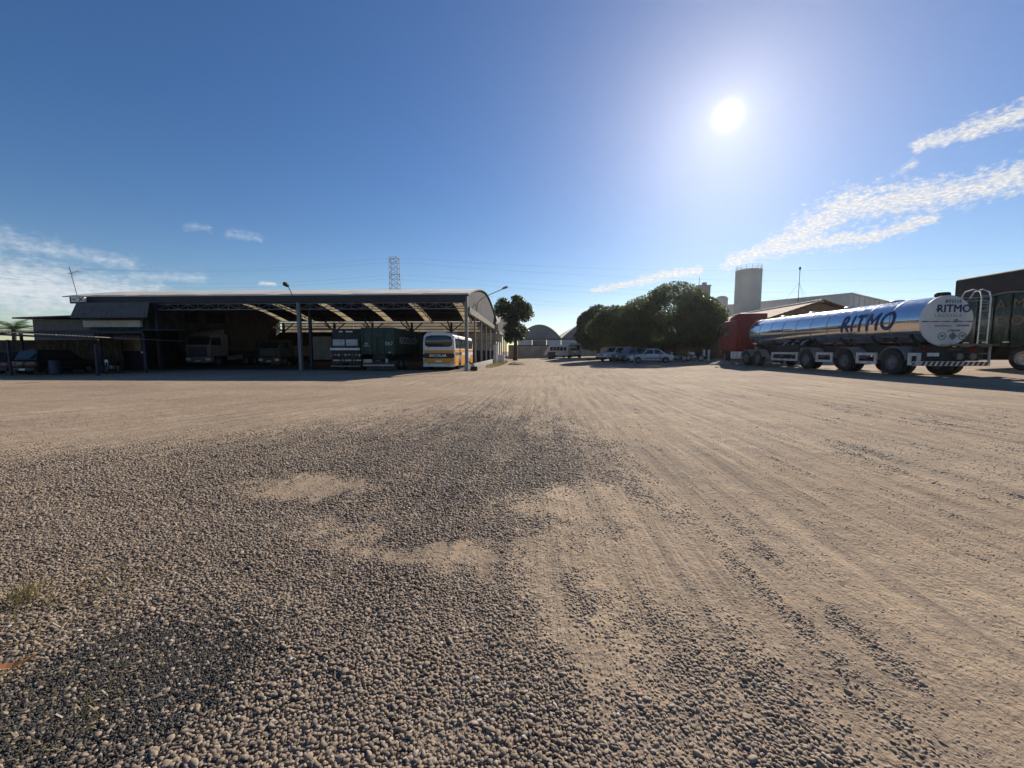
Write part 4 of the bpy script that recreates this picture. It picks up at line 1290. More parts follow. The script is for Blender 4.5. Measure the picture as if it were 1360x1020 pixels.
for s in (-0.86, -0.7, 0.95, 1.1):
    MB().cyl((s, Y0 - 0.1, 1.08), (s, Y0 - 0.06, 1.08), 0.055, 12).build('tail_lamp', M_lampr, tk)
for x in (0.35, 0.85):
    MB().cyl((x, Y0 - 0.3, 0.78), (x, Y0 - 0.02, 0.78), 0.13, 14).build('outlet_valve', M_steelgrey, tk, smooth=True)
for k in range(3):
    MB().b2(1.22, 1.5, Y0 - 0.26, Y0 - 0.12, 0.62 + k * 0.26, 0.65 + k * 0.26).build('step', M_steelgrey, tk)
MB().cyl((1.55, Y0 - 0.2, 0.5), (1.55, Y0 - 0.2, 1.2), 0.04, 8).build('step_post', M_steelgrey, tk)
bp = MB().b2(-1.25, 1.62, Y0 - 0.2, Y0 - 0.1, 0.40, 0.58).build('under_run_bumper', M_white, tk)
M_stripe = pm('dark_stripe', (0.12, 0.03, 0.025), 0.5, var=0.1)
for k in range(14):
    x = -1.22 + k * 0.2
    MB().prism([(x, 0.41), (x + 0.1, 0.41), (x + 0.19, 0.57), (x + 0.09, 0.57)], 'y', Y0 - 0.208, Y0 - 0.195).build('stripe', M_stripe, bp)
M_fender = pm('grey_fender', (0.2, 0.2, 0.2), 0.5, dirt=0.4)
for y in (17.34, 19.85, 22.51):
    for s in (-1, 1):
        wheel(tk, s * 1.1, y, 0.52, 0.3, s)
        wheel(tk, s * 0.76, y, 0.52, 0.28, -s)
        m = MB()
        pts = [(y + 0.66 * math.cos(a_), 0.52 + 0.66 * math.sin(a_)) for a_ in np.linspace(0.15, math.pi - 0.15, 13)]
        pts += [(p[0] * 0.96 + y * 0.04, p[1] * 0.96 + 0.52 * 0.04) for p in pts[::-1]]
        m.prism(pts, 'x', s * 0.6, s * 1.26); m.build('fender', M_fender, tk)
    MB().cyl((-1.0, y, 0.52), (1.0, y, 0.52), 0.08, 8).build('axle', M_chassis, tk)
M_guard = pm('guard_paint', (0.62, 0.61, 0.58), 0.5, dirt=0.35)
for ya, yb in ((23.2, 25.6), (20.6, 21.75), (18.05, 19.15), (16.2, 16.6)):
    g_ = MB()
    za, zb = 0.42, 0.92
    if yb - ya < 0.5:
        ya, yb = 16.12, 16.62
    g_.b2(-1.25, -1.2, ya, yb, za, za + 0.12).b2(-1.25, -1.2, ya, yb, zb - 0.12, zb).b2(-1.25, -1.2, ya, ya + 0.13, za + 0.12, zb - 0.12).b2(-1.25, -1.2, yb - 0.13, yb, za + 0.12, zb - 0.12)
    g_.build('side_guard', M_guard, tk)
    MB().b2(-1.2, 1.2, (ya + yb) / 2 - 0.05, (ya + yb) / 2 + 0.05, 0.6, 0.7).build('guard_bracket', M_chassis, tk)
# pipe cabinet and hoses below the tank
MB().b2(-1.1, -0.5, 23.3, 25.3, 0.95, 1.35).build('valve_cabinet', M_chassis, tk, bevel=0.03)
for y in (23.3, 24.1, 24.9):
    MB().tube([(-0.95, y, 1.05), (-1.0, y + 0.1, 1.25), (-0.7, y + 0.25, 1.5)], 0.05, 8).build('outlet_pipe', M_chrome, tk, smooth=True)
MB().b2(-0.7, -0.55, 26.0, 26.15, 0.25, 1.2).build('landing_leg', M_chassis, tk)
MB().b2(0.55, 0.7, 26.0, 26.15, 0.25, 1.2).build('landing_leg', M_chassis, tk)
MB().b2(-0.78, -0.47, 25.92, 26.23, 0.15, 0.25).build('landing_foot', M_white, tk)

# red tractor unit
tg = gh(16.65, 29)
rt = thing('red_tractor_truck', 'red cab-over tractor truck coupled in front of the polished tank', 'truck', (TX, 0, tg))
truck_cab(rt, 29.9, 32.4, 2.48, 1.0, 2.3, M_red, True)
MB().b2(-0.45, 0.45, 26.4, 32.0, 0.7, 0.98).build('frame', M_chassis, rt)
for y, r_ in ((27.2, 0.5), (28.58, 0.5)):
    for s in (-1, 1):
        wheel(rt, s * 1.05, y, r_, 0.3, s)
        pts = [(y + 0.62 * math.cos(a_), 0.5 + 0.6 * math.sin(a_)) for a_ in np.linspace(0.2, math.pi - 0.2, 11)]
        pts += [(p[0] * 0.96 + y * 0.04, p[1] * 0.96 + 0.02) for p in pts[::-1]]
        MB().prism(pts, 'x', s * 0.75, s * 1.24).build('fender', M_fender, rt)
for s in (-1, 1):
    wheel(rt, s * 1.05, 31.7, 0.5, 0.3, s)
    MB().b2(s * 0.95 - 0.28, s * 0.95 + 0.28, 29.35, 30.75, 0.4, 0.95).build('fuel_tank', M_guard, rt, bevel=0.08)
MB().b2(-1.0, 1.0, 29.74, 29.88, 1.1, 2.9).build('cab_rear_panel', M_red, rt, bevel=0.02)
MB().cyl((0.0, 29.55, 0.95), (0.0, 29.55, 3.0), 0.09, 10).build('exhaust_stack', M_steelgrey, rt)

# ------------------------------------------------------------------ green bulk trailer at the right edge
M_green = pm('dark_green_paint', (0.014, 0.035, 0.026), 0.22, var=0.15, dirt=0.25, dirtcol=(0.06, 0.06, 0.045))
M_tarp = pm('black_tarpaulin', (0.03, 0.029, 0.028), 0.75, var=0.2, bump=0.5, bscale=3, dirt=0.3, dirtcol=(0.06, 0.055, 0.05))
M_gold = pm('gold_lettering', (0.2, 0.12, 0.045), 0.5, var=0.2, dirt=0.4, dirtcol=(0.2, 0.13, 0.07))
gg = gh(21.2, 16)
gt = thing('green_bulk_trailer', 'dark green bulk trailer with black tarpaulin and gold letters at right edge', 'trailer', (21.5, 0, gg))
GY0, GY1 = 8.6, 20.98
MB().b2(0, 2.5, GY0, GY1, 1.05, 3.44).build('body', M_green, gt, bevel=0.03)
MB().prism([(-0.03, 3.38), (-0.05, 4.36), (0.06, 4.44), (1.2, 4.5), (2.4, 4.44), (2.55, 4.36), (2.53, 3.38)], 'y', GY0 + 0.02, GY1 + 0.02).build('tarpaulin', M_tarp, gt, bevel=0.06)
MB().tube([(-0.06, y, 3.42 + 0.05 * math.sin(y * 3.1)) for y in np.linspace(GY0, GY1, 60)], 0.03, 6).build('tarp_rope', M_fender, gt, smooth=True)
k = 0
y = 20.62
while y > GY0:
    MB().b2(-0.09, -0.002, y - 0.1, y, 1.05, 3.36).build('side_stake', M_green, gt)
    y -= 0.66
    k += 1
# bulged bright panels between the stakes
y = 20.62
while y > GY0 + 0.8:
    pts = [(-0.002 - 0.05 * math.sin(math.pi * t), 1.1 + t * 2.24) for t in np.linspace(0, 1, 11)]
    MB().prism(pts + [(0.01, 3.34), (0.01, 1.1)], 'y', y - 0.65, y - 0.11).build('side_panel', M_green, gt, smooth=True)
    y -= 0.66
for i, (ch, yy, zz) in enumerate((('H', 19.6, 2.92), ('A', 18.95, 2.92), ('M', 18.28, 2.92), ('I', 17.62, 2.92), ('E', 18.95, 2.17), ('O', 18.28, 2.17), ('N', 17.62, 2.17))):
    lettering(ch, 0.6, (-0.05, yy, zz), (0, -1, 0), (0, 0, 1), M_gold, gt, 0.0, ext=0.006)
MB().b2(0.6, 1.9, GY0 + 0.3, GY1 - 0.3, 0.75, 1.04).build('chassis', M_chassis, gt)
for y in (18.05, 16.8, 10.8, 9.55):
    for s, x in ((-1, 0.18), (1, 2.32)):
        wheel(gt, x, y, 0.52, 0.3, s, M_chrome if s < 0 else M_rim)
    MB().b2(-0.02, 0.5, y - 0.62, y + 0.62, 1.06, 1.1).build('mudguard', M_black, gt)
for y in (20.2, 19.4, 18.6):
    MB().b2(-0.1, -0.06, y - 0.12, y + 0.12, 1.22, 1.27).build('side_marker', M_lampw, gt)
MB().b2(0.1, 2.4, GY1 - 1.4, GY1 - 0.6, 0.42, 0.95).build('tool_box', M_chassis, gt, bevel=0.03)

# ------------------------------------------------------------------ vehicles inside the shed
M_yellow = pm('school_bus_yellow', (0.62, 0.27, 0.03), 0.4, var=0.1, dirt=0.15, dirtcol=(0.35, 0.2, 0.08))
M_buswhite = pm('bus_white', (0.62, 0.63, 0.65), 0.4, var=0.08, dirt=0.2, dirtcol=(0.35, 0.33, 0.3))
bus = thing('school_bus', 'white and yellow school bus parked tail out under the shed corner', 'bus', (-7.15, 31.0, 0.0))
bw, bh, bl = 1.26, 3.02, 10.2
sec = [(-bw, 0.5), (-bw - 0.02, 1.2), (-bw, 2.2), (-bw + 0.07, 2.75), (-bw + 0.28, 2.95), (-0.5, bh + 0.02), (0, bh + 0.05), (0.5, bh + 0.02), (bw - 0.28, 2.95), (bw - 0.07, 2.75), (bw, 2.2), (bw + 0.02, 1.2), (bw, 0.5)]
MB().prism(sec, 'y', 0.0, bl).build('body', M_buswhite, bus, bevel=0.07, seg=3)
rw = [(-1.08, 1.98), (-0.85, 1.86), (0.85, 1.86), (1.08, 1.98), (1.12, 2.35), (1.0, 2.68), (0.6, 2.78), (-0.6, 2.78), (-1.0, 2.68), (-1.12, 2.35)]
MB().prism(rw, 'y', -0.02, 0.03).build('rear_window', M_glass, bus, bevel=0.008)
MB().prism([(-1.2, 1.37), (1.2, 1.37), (1.2, 1.6), (-1.2, 1.6)], 'y', -0.012, 0.03).build('rear_yellow_band', M_yellow, bus)
bb = MB().prism([(-1.24, 1.0), (-1.05, 0.96), (1.05, 0.96), (1.24, 1.0), (1.26, 1.28), (1.1, 1.365), (-1.1, 1.365), (-1.26, 1.28)], 'y', -0.02, 0.03).build('rear_black_band', M_black, bus)
lettering('ESCOLAR', 0.26, (-0.05, -0.02, 1.17), RX, UZ, M_white, bb, 0.012, spacing=1.1, stretch=1.15)
MB().prism([(-1.0, 0.62), (-0.8, 0.55), (0.8, 0.55), (1.0, 0.62), (1.18, 0.85), (1.1, 0.955), (-1.1, 0.955), (-1.18, 0.85)], 'y', -0.035, 0.03).build('engine_door', M_yellow, bus, bevel=0.02)
MB().b2(-0.25, 0.25, -0.05, -0.037, 0.66, 0.78).build('number_plate', M_white, bus)
MB().b2(-bw, bw, -0.06, 0.2, 0.28, 0.5).build('rear_bumper', M_buswhite, bus, bevel=0.04)
for s in (-1, 1):
    for kz in range(2):
        MB().cyl((s * (1.13 - 0.0), -0.045, 0.66 + kz * 0.16), (s * 1.13, 0.02, 0.66 + kz * 0.16), 0.06, 12).build('tail_lamp', M_lampr if kz else M_orange, bus)
    MB().b2(s * 0.8 - 0.08, s * 0.8 + 0.08, -0.07, -0.055, 0.4, 0.45).build('reflector', M_lampr, bus)
    x = s * (bw + 0.012)
    for k in range(7):
        ya = 0.5 + k * 1.35
        MB().b2(x - 0.012, x + 0.008, ya, ya + 1.2, 1.75, 2.55).build('side_window', M_glass, bus)
    MB().b2(x - 0.01, x + 0.018, 0.15, bl - 0.2, 1.42, 1.66).build('side_yellow_band', M_yellow, bus)
    for ya, yb in ((0.12, 1.7), (2.9, 7.2), (8.4, 10.0)):
        MB().b2(x - 0.01, x + 0.02, ya, yb, 0.34, 1.18).build('side_yellow_panel', M_yellow, bus)
    MB().b2(x - 0.01, x + 0.022, 0.3, 3.4, 1.19, 1.41).build('side_black_band', M_black, bus)
    for y in (2.3, 7.8):
        wheel(bus, s * 1.12, y, 0.5, 0.3, s)
MB().b2(-0.95, -0.75, 0.1, 0.35, bh - 0.02, bh + 0.1).build('roof_marker', M_white, bus, bevel=0.02)
MB().tube([(0.3, 0.3, bh + 0.03), (0.3, 0.3, bh + 0.25)], 0.015, 6).build('aerial', M_wire, bus)
MB().b2(-0.5, 0.5, 4.5, 5.6, bh + 0.02, bh + 0.18).build('roof_hatch', M_buswhite, bus, bevel=0.04)

# green tipping trailer beside the bus
gx_ = -11.6
gc = thing('green_tipper_trailer', 'dark green tipping trailer with white stencilled side lettering beside the bus', 'trailer', (gx_, 29.9, 0.0))
M_green2 = pm('bottle_green_paint', (0.022, 0.05, 0.04), 0.55, var=0.2, dirt=0.3, dirtcol=(0.05, 0.05, 0.04))
MB().b2(-1.3, 1.3, 0, 7.6, 1.3, 3.3).build('body', M_green2, gc, bevel=0.02)
for x in (-1.22, -0.55, 0.42, 1.22):
    MB().b2(x - 0.06, x + 0.06, -0.07, 0.0, 1.25, 3.32).build('tailgate_post', M_green2, gc)
MB().b2(-1.3, 1.3, -0.06, -0.002, 3.22, 3.34).build('tailgate_rail', M_green2, gc)
MB().bar((-0.5, -0.1, 2.55), (0.37, -0.1, 2.55), 0.08).build('gate_latch', M_chassis, gc)
MB().bar((-0.08, -0.1, 0.8), (-0.08, -0.1, 2.6), 0.06).build('latch_rod', M_chassis, gc)
for k in range(7):
    MB().b2(1.3, 1.37, 0.25 + k * 1.1, 0.37 + k * 1.1, 1.3, 3.3).build('side_stake', M_green2, gc)
M_dimw = pm('worn_white_stencil', (0.4, 0.4, 0.38), 0.7, var=0.2, dirt=0.4)
lettering('RECICLAGEM', 0.75, (1.375, 3.4, 2.35), (0, 1, 0), (0, 0, 1), M_dimw, gc, 0.02, spacing=1.15)
lettering('067', 0.42, (0.86, -0.002, 2.1), RX, UZ, M_dimw, gc, 0.005)
lettering('407', 0.2, (-0.92, -0.002, 2.1), RX, UZ, M_dimw, gc, 0.012)
MB().b2(-1.16, -0.7, -0.01, 0.0, 1.9, 1.97).build('reflective_plate', M_dimw, gc)
MB().b2(0.78, 1.0, -0.012, 0.0, 1.38, 1.48).build('reflective_plate', M_dimw, gc)
MB().b2(-0.5, 0.5, 0.2, 7.6, 0.9, 1.29).build('chassis', M_chassis, gc)
MB().b2(-1.2, -0.5, -0.05, 0.05, 0.62, 0.9).build('lamp_cluster', M_dimw, gc, bevel=0.02)
MB().b2(0.55, 0.75, -0.05, 0.05, 0.62, 0.95).build('lamp_cluster', M_dimw, gc, bevel=0.02)
MB().b2(-0.28, 0.28, -0.06, 0.04, 0.72, 0.86).build('number_plate', M_black, gc)
lettering('8214', 0.12, (0, -0.06, 0.79), RX, UZ, M_dimw, gc)
bp = MB().b2(-1.25, 1.25, -0.08, 0.02, 0.34, 0.56).build('under_run_bumper', M_stripe, gc)
for k in range(7):
    x = -1.2 + k * 0.35
    MB().prism([(x, 0.42), (x + 0.17, 0.36), (x + 0.35, 0.42), (x + 0.35, 0.52), (x + 0.17, 0.46), (x, 0.52)], 'y', -0.09, -0.078).build('chevron', M_dimw, bp)
for y in (1.6, 2.9):
    for s in (-1, 1):
        wheel(gc, s * 1.08, y, 0.5, 0.32, s)
MB().b2(-1.2, 1.2, 0.6, 0.64, 0.05, 0.75).build('mudflap', M_green2, gc)

# white compactor truck seen from behind
wc = thing('refuse_truck', 'dark refuse truck rear with two pale panels and a white bar', 'truck', (-14.5, 30.6, 0.0))
MB().prism([(0.0, 0.9), (0.0, 2.0), (0.35, 3.3), (4.5, 3.3), (4.5, 0.9)], 'x', -1.18, 1.18).build('hopper_body', M_chassis, wc, bevel=0.05)
M_alu = pm('scuffed_pale_panel', (0.42, 0.42, 0.45), 0.45, var=0.3, scale=7, dirt=0.3)
for x in (-1.0, 0.06):
    MB().b2(x, x + 0.96, -0.06, 0.0, 1.95, 2.45).build('rear_panel', M_alu, wc, bevel=0.02)
for i, x in enumerate((-0.55, 0.0, 0.25)):
    MB().b2(x, x + 0.3, 0.1, 0.16, 3.02, 3.12).build('top_lamp', M_lampw, wc, bevel=0.02)
MB().b2(-1.2, 1.2, -0.12, 0.0, 1.6, 1.78).build('white_bar', M_white, wc, bevel=0.02)
for k in range(9):
    MB().b2(-1.2 + k * 0.28, -1.05 + k * 0.28, -0.05, -0.0, 1.14 + 0.06 * (k % 2), 1.3).build('lamp', M_dimw if k % 3 else M_lampr, wc)
for x, w_ in ((-1.05, 0.6), (-0.3, 0.12), (-0.05, 0.5), (0.6, 0.12), (0.85, 0.42)):
    MB().b2(x, x + w_, -0.06, 0.0, 0.74, 0.86).build('plate', M_dimw, wc)
bp = MB().b2(-1.2, 1.2, -0.08, 0.0, 0.28, 0.4).build('under_run_bumper', M_chassis, wc)
for k in range(12):
    x = -1.18 + k * 0.2
    MB().prism([(x, 0.29), (x + 0.08, 0.29), (x + 0.16, 0.39), (x + 0.08, 0.39)], 'y', -0.09, -0.078).build('stripe', M_dimw, bp)
MB().b2(-1.0, 1.0, 0.0, 6.5, 0.6, 0.9).build('chassis', M_chassis, wc)
for y in (1.8, 5.8):
    for s in (-1, 1):
        wheel(wc, s * 0.98, y, 0.48, 0.3, s)
MB().b2(-1.1, 1.1, 4.9, 6.6, 0.9, 2.9).build('cab', M_white, wc, bevel=0.08)

# two trucks facing out
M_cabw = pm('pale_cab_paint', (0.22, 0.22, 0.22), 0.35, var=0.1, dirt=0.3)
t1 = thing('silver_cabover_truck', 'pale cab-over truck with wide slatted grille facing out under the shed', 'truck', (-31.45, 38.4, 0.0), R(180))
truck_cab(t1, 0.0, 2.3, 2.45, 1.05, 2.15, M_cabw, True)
MB().b2(-0.45, 0.45, -4.5, 2.0, 0.65, 0.98).build('frame', M_chassis, t1)
for y in (1.3, -2.4, -3.7):
    for s in (-1, 1):
        wheel(t1, s * 1.05, y, 0.5, 0.3, s)
for s in (-1, 1):
    MB().prism([(-0.1, 0.6), (-2.0, 0.75), (-2.0, 1.15), (-0.1, 1.0)], 'x', s * 0.95, s * 1.2).build('side_skirt', M_cabw, t1, bevel=0.03)
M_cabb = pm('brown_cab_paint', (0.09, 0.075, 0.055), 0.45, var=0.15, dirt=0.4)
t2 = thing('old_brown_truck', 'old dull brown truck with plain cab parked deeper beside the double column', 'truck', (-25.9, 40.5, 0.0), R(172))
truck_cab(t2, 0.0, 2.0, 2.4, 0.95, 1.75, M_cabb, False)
MB().b2(-0.45, 0.45, -4.5, 1.8, 0.6, 0.9).build('frame', M_chassis, t2)
MB().b2(-1.2, 1.2, -4.6, -0.2, 1.0, 2.1).build('cargo_bed', M_wood, t2, bevel=0.03)
for y in (1.2, -2.8):
    for s in (-1, 1):
        wheel(t2, s * 1.02, y, 0.48, 0.28, s)

# vehicles and clutter under the carport
M_dkpaint = pm('black_car_paint', (0.015, 0.016, 0.02), 0.25, var=0.1)
M_dkblue = pm('dark_blue_car_paint', (0.02, 0.03, 0.06), 0.3, var=0.1)
car('black_hatchback', 'black hatchback with pale number plate parked under the lean-to carport', 'car', (-32.6, 25.9, 0), R(0), M_dkpaint, 3.9, 1.65, 1.62, 'wagon')
car('dark_blue_hatchback', 'dark blue hatchback at the left picture edge under the carport', 'car', (-34.9, 26.1, 0), R(3), M_dkblue, 3.9, 1.6, 1.5, 'hatch')
dr = thing('blue_drum', 'blue plastic drum standing beside the black hatchback', 'drum', (-31.3, 24.6, 0))
M_bluepl = pm('blue_plastic', (0.012, 0.03, 0.065), 0.45, dirt=0.2)
MB().lathe([(0.27, 0), (0.29, 0.06), (0.29, 0.85), (0.26, 0.92)], (0, 0, 0), 'z', 22).build('barrel', M_bluepl, dr, smooth=True)
MB().lathe([(0.3, 0.28), (0.3, 0.32)], (0, 0, 0), 'z', 22).build('hoop', M_bluepl, dr)
MB().lathe([(0.3, 0.6), (0.3, 0.64)], (0, 0, 0), 'z', 22).build('hoop', M_bluepl, dr)


def motorcycle(name, label, loc, rz, paint):
    t = thing(name, label, 'motorcycle', loc, rz, 'parked motorcycles')
    for y in (-0.62, 0.62):
        w = MB().lathe([(0.23, -0.045), (0.29, -0.045), (0.31, 0), (0.29, 0.045), (0.23, 0.045)], (0, y, 0.31), 'x', 22, False).build('wheel', M_rubber, t, smooth=True)
        MB().lathe([(0.225, -0.02), (0.05, -0.05), (0.05, 0.05), (0.225, 0.02)], (0, y, 0.31), 'x', 16).build('rim', M_steelgrey, w)
    m = MB(); m.bar((0, -0.6, 0.32), (0, 0.05, 0.45), 0.06); m.bar((0, 0.05, 0.4), (0, 0.4, 0.75), 0.06)
    m.build('frame', M_chassis, t)
    MB().b2(-0.14, 0.14, -0.15, 0.25, 0.28, 0.56).build('engine', M_steelgrey, t, bevel=0.04)
    MB().prism([(0.0, 0.62), (0.42, 0.66), (0.4, 0.82), (0.25, 0.9), (0.02, 0.8)], 'x', -0.13, 0.13).build('fuel_tank', paint, t, bevel=0.05)
    MB().prism([(-0.75, 0.78), (-0.7, 0.72), (0.0, 0.66), (0.03, 0.78), (-0.2, 0.78), (-0.72, 0.86)], 'x', -0.12, 0.12).build('seat', M_black, t, bevel=0.03)
    for s in (-1, 1):
        MB().tube([(s * 0.07, 0.63, 0.31), (s * 0.07, 0.45, 0.85)], 0.02, 6).build('fork', M_chrome, t)
    MB().tube([(-0.36, 0.3, 1.02), (-0.1, 0.42, 0.95), (0.1, 0.42, 0.95), (0.36, 0.3, 1.02)], 0.016, 6).build('handlebar', M_black, t)
    MB().lathe([(0.1, 0.0), (0.1, 0.06), (0.05, -0.06 + 0.0)], (0, 0.5, 0.86), 'y', 14).build('headlight', M_lampw, t)
    MB().prism([(-0.95, 0.5), (-0.6, 0.7), (-0.65, 0.74), (-0.98, 0.56)], 'x', -0.06, 0.06).build('rear_mudguard', paint, t)
    MB().tube([(0.12, 0.1, 0.3), (0.14, -0.3, 0.28), (0.14, -0.7, 0.36)], 0.04, 8).build('exhaust', M_chrome, t)
    MB().bar((-0.05, 0, 0.3), (-0.22, 0.02, 0.0), 0.025).build('side_stand', M_black, t)
    return t


motorcycle('motorcycle', 'dark motorcycle parked under the lean-to carport at left', (-28.9, 26.0, 0), R(200), M_dkpaint)

# ------------------------------------------------------------------ cars, posts, bikes under the right-hand trees
M_silver = pm('silver_car_paint', (0.58, 0.6, 0.63), 0.32, 0.25, var=0.06, dirt=0.2)
M_offw = pm('white_car_paint', (0.6, 0.6, 0.6), 0.3, var=0.06, dirt=0.15)
M_greycar = pm('grey_car_paint', (0.2, 0.2, 0.21), 0.3, 0.2, var=0.06, dirt=0.15)
cx, cy = 11.6, 38.3
car('silver_sedan', 'silver two-door sedan parked side on under the big rounded tree', 'car', (cx, cy, gh(cx, cy)), R(90), M_silver, 4.15, 1.62, 1.36, 'sedan')
cx, cy = 10.1, 46.0
car('white_suv', 'white car with raised nose leftmost of the cars under the trees', 'car', (cx, cy, gh(cx, cy)), R(118), M_offw, 4.2, 1.75, 1.62, 'wagon')
cx, cy = 10.9, 43.2
car('grey_hatchback', 'dark grey hatchback between the white car and the silver sedan', 'car', (cx, cy, gh(cx, cy)), R(112), M_greycar, 3.9, 1.65, 1.5, 'hatch')
cx, cy = 12.7, 49.5
car('pale_wagon', 'pale station wagon roof showing behind the grey hatchback', 'car', (cx, cy, gh(cx, cy)), R(110), M_offw, 4.3, 1.7, 1.6, 'wagon')
for i, (px_, y_, lab) in enumerate(((10.05, 47.8, 'leaning grey wooden stake leftmost of the row in front of the cars'), (10.15, 45.0, 'second wooden stake from the left in front of the cars'),
                                    (9.5, 37.6, 'short wooden stake at the nose of the silver sedan'), (9.2, 34.6, 'tall pale wooden stake just in front of the silver sedan hood'),
                                    (11.9, 36.0, 'wooden stake standing before the rear door of the silver sedan'))):
    g0 = gh(px_, y_)
    hgt = (1.15, 1.25, 0.75, 1.0, 1.05)[i]
    p_ = thing('wooden_stake', lab, 'stake', (px_, y_, g0), R(12 * i), 'stakes before the parked cars')
    lean = (0.04, -0.03, 0.05, 0.02, -0.02)[i]
    MB().tube([(0, 0, -0.15), (lean * 0.5, 0, hgt * 0.5), (lean, 0.01, hgt)], [0.065, 0.058, 0.05], 8).build('shaft', M_fascia, p_)
    MB().tube([(lean, 0.01, hgt - 0.02), (lean, 0.01, hgt + 0.03)], [0.053, 0.035], 8).build('worn_tip', M_wood, p_)
motorcycle('motorcycle', 'dark motorcycle parked right behind the silver sedan', (14.6, 39.2, gh(14.6, 39.2)), R(60), M_dkpaint)
motorcycle('motorcycle', 'white tanked motorcycle parked beside the two white posts', (16.2, 39.0, gh(16.2, 39)), R(75), M_white)
for x, lab in ((17.3, 'left of two white posts beside the white motorcycle'), (17.75, 'right of two white posts, nearer the red cab')):
    g0 = gh(x, 39.5)
    p_ = thing('white_post', lab, 'post', (x, 39.5, g0), 0, 'white posts by the red cab')
    MB().b2(-0.08, 0.08, -0.08, 0.08, -0.1, 1.05).build('shaft', M_white, p_, bevel=0.015)
    MB().b2(-0.1, 0.1, -0.1, 0.1, 1.052, 1.1).build('cap', M_conc, p_, bevel=0.01)
kb = MB().prism([(14.5, gh(14.5, 40) - 0.1), (22.5, gh(22.5, 40) - 0.1), (22.5, gh(22.5, 40) + 0.14), (14.5, gh(14.5, 40) + 0.14)], 'y', 39.9, 40.1).build('concrete_kerb', M_conc)
tag(kb, 'pale concrete kerb line behind the white posts and motorcycles', 'kerb')

# vans on the far side of the yard
M_van = pm('silver_van_paint', (0.26, 0.26, 0.26), 0.35, 0.1, var=0.06, dirt=0.25)


def van(name, label, loc, rz, L, Wd, H, paint, windows):
    t = thing(name, label, 'van', loc, rz)
    hw = Wd / 2
    sec = [(-hw, 0.35), (-hw - 0.02, 0.9), (-hw + 0.1, H - 0.25), (-hw + 0.3, H), (hw - 0.3, H), (hw - 0.1, H - 0.25), (hw + 0.02, 0.9), (hw, 0.35)]
    MB().prism(sec, 'y', 0, L - 1.0).build('body', paint, t, bevel=0.06)
    MB().prism([(L - 1.02, 0.35), (L, 0.38), (L, 0.95), (L - 0.3, 1.15), (L - 1.02, H - 0.15)], 'x', -hw + 0.05, hw - 0.05).build('nose', paint, t, bevel=0.06)
    MB().b2(-hw + 0.22, hw - 0.22, -0.02, 0.01, 1.25, H - 0.3).build('rear_window', M_glass, t, bevel=0.008)
    MB().slab([(hw - 0.15, L - 0.36, 1.2), (-hw + 0.15, L - 0.36, 1.2), (-hw + 0.2, L - 0.92, H - 0.25), (hw - 0.2, L - 0.92, H - 0.25)], 0.03).build('windscreen', M_glass, t)
    for s in (-1, 1):
        for k in range(windows):
            w_ = (L - 1.6) / windows
            MB().slab([(s * (hw + 0.0), 0.3 + k * w_, 1.2), (s * (hw + 0.0), 0.3 + k * w_ + w_ - 0.15, 1.2), (s * (hw - 0.085), 0.3 + k * w_ + w_ - 0.15, H - 0.32), (s * (hw - 0.085), 0.3 + k * w_, H - 0.32)][::s], 0.02).build('side_window', M_glass, t)
        MB().b2(s * (hw - 0.12) - 0.08, s * (hw - 0.12) + 0.08, -0.03, 0.02, 0.85, 1.25).build('tail_lamp', M_lampr, t)
        MB().b2(s * (hw - 0.3) - 0.15, s * (hw - 0.3) + 0.15, L - 0.03, L + 0.02, 0.72, 0.9).build('headlight', M_lampw, t)
        for y in (1.0, L - 0.9):
            wheel(t, s * (hw - 0.12), y, 0.34, 0.2, s, M_rim, truck=False)
        MB().b2(s * (hw + 0.01) - 0.012, s * (hw + 0.01) + 0.012, 0.1, L - 1.1, 0.9, 0.98).build('side_stripe', M_yellow if windows > 3 else M_greycar, t)
    MB().b2(-hw, hw, -0.1, 0.06, 0.32, 0.55).build('rear_bumper', M_black, t, bevel=0.03)
    MB().b2(-0.25, 0.25, -0.03, 0.0, 0.95, 1.08).build('number_plate', M_white, t)
    return t


van('silver_van', 'tall silver van seen from behind in the sunny middle of the yard', (7.15, 61, gh(7.15, 61)), R(-4), 5.4, 1.95, 2.35, M_van, 3)
van('white_minibus', 'white minibus with dark side windows behind the silver van', (7.3, 67.0, gh(7, 68)), R(42), 5.6, 2.0, 2.15, M_offw, 5)
bn_ = thing('blue_bin', 'dark blue bin with flat lid left of the white minibus', 'bin', (3.75, 64, gh(3.75, 64)))
MB().prism([(-0.5, 0.0), (0.5, 0.0), (0.6, 1.05), (-0.6, 1.05)], 'y', -0.5, 0.5).build('tub', M_dkblue, bn_, bevel=0.04)
MB().b2(-0.66, 0.66, -0.56, 0.56, 1.052, 1.15).build('lid', M_dkblue, bn_, bevel=0.03)


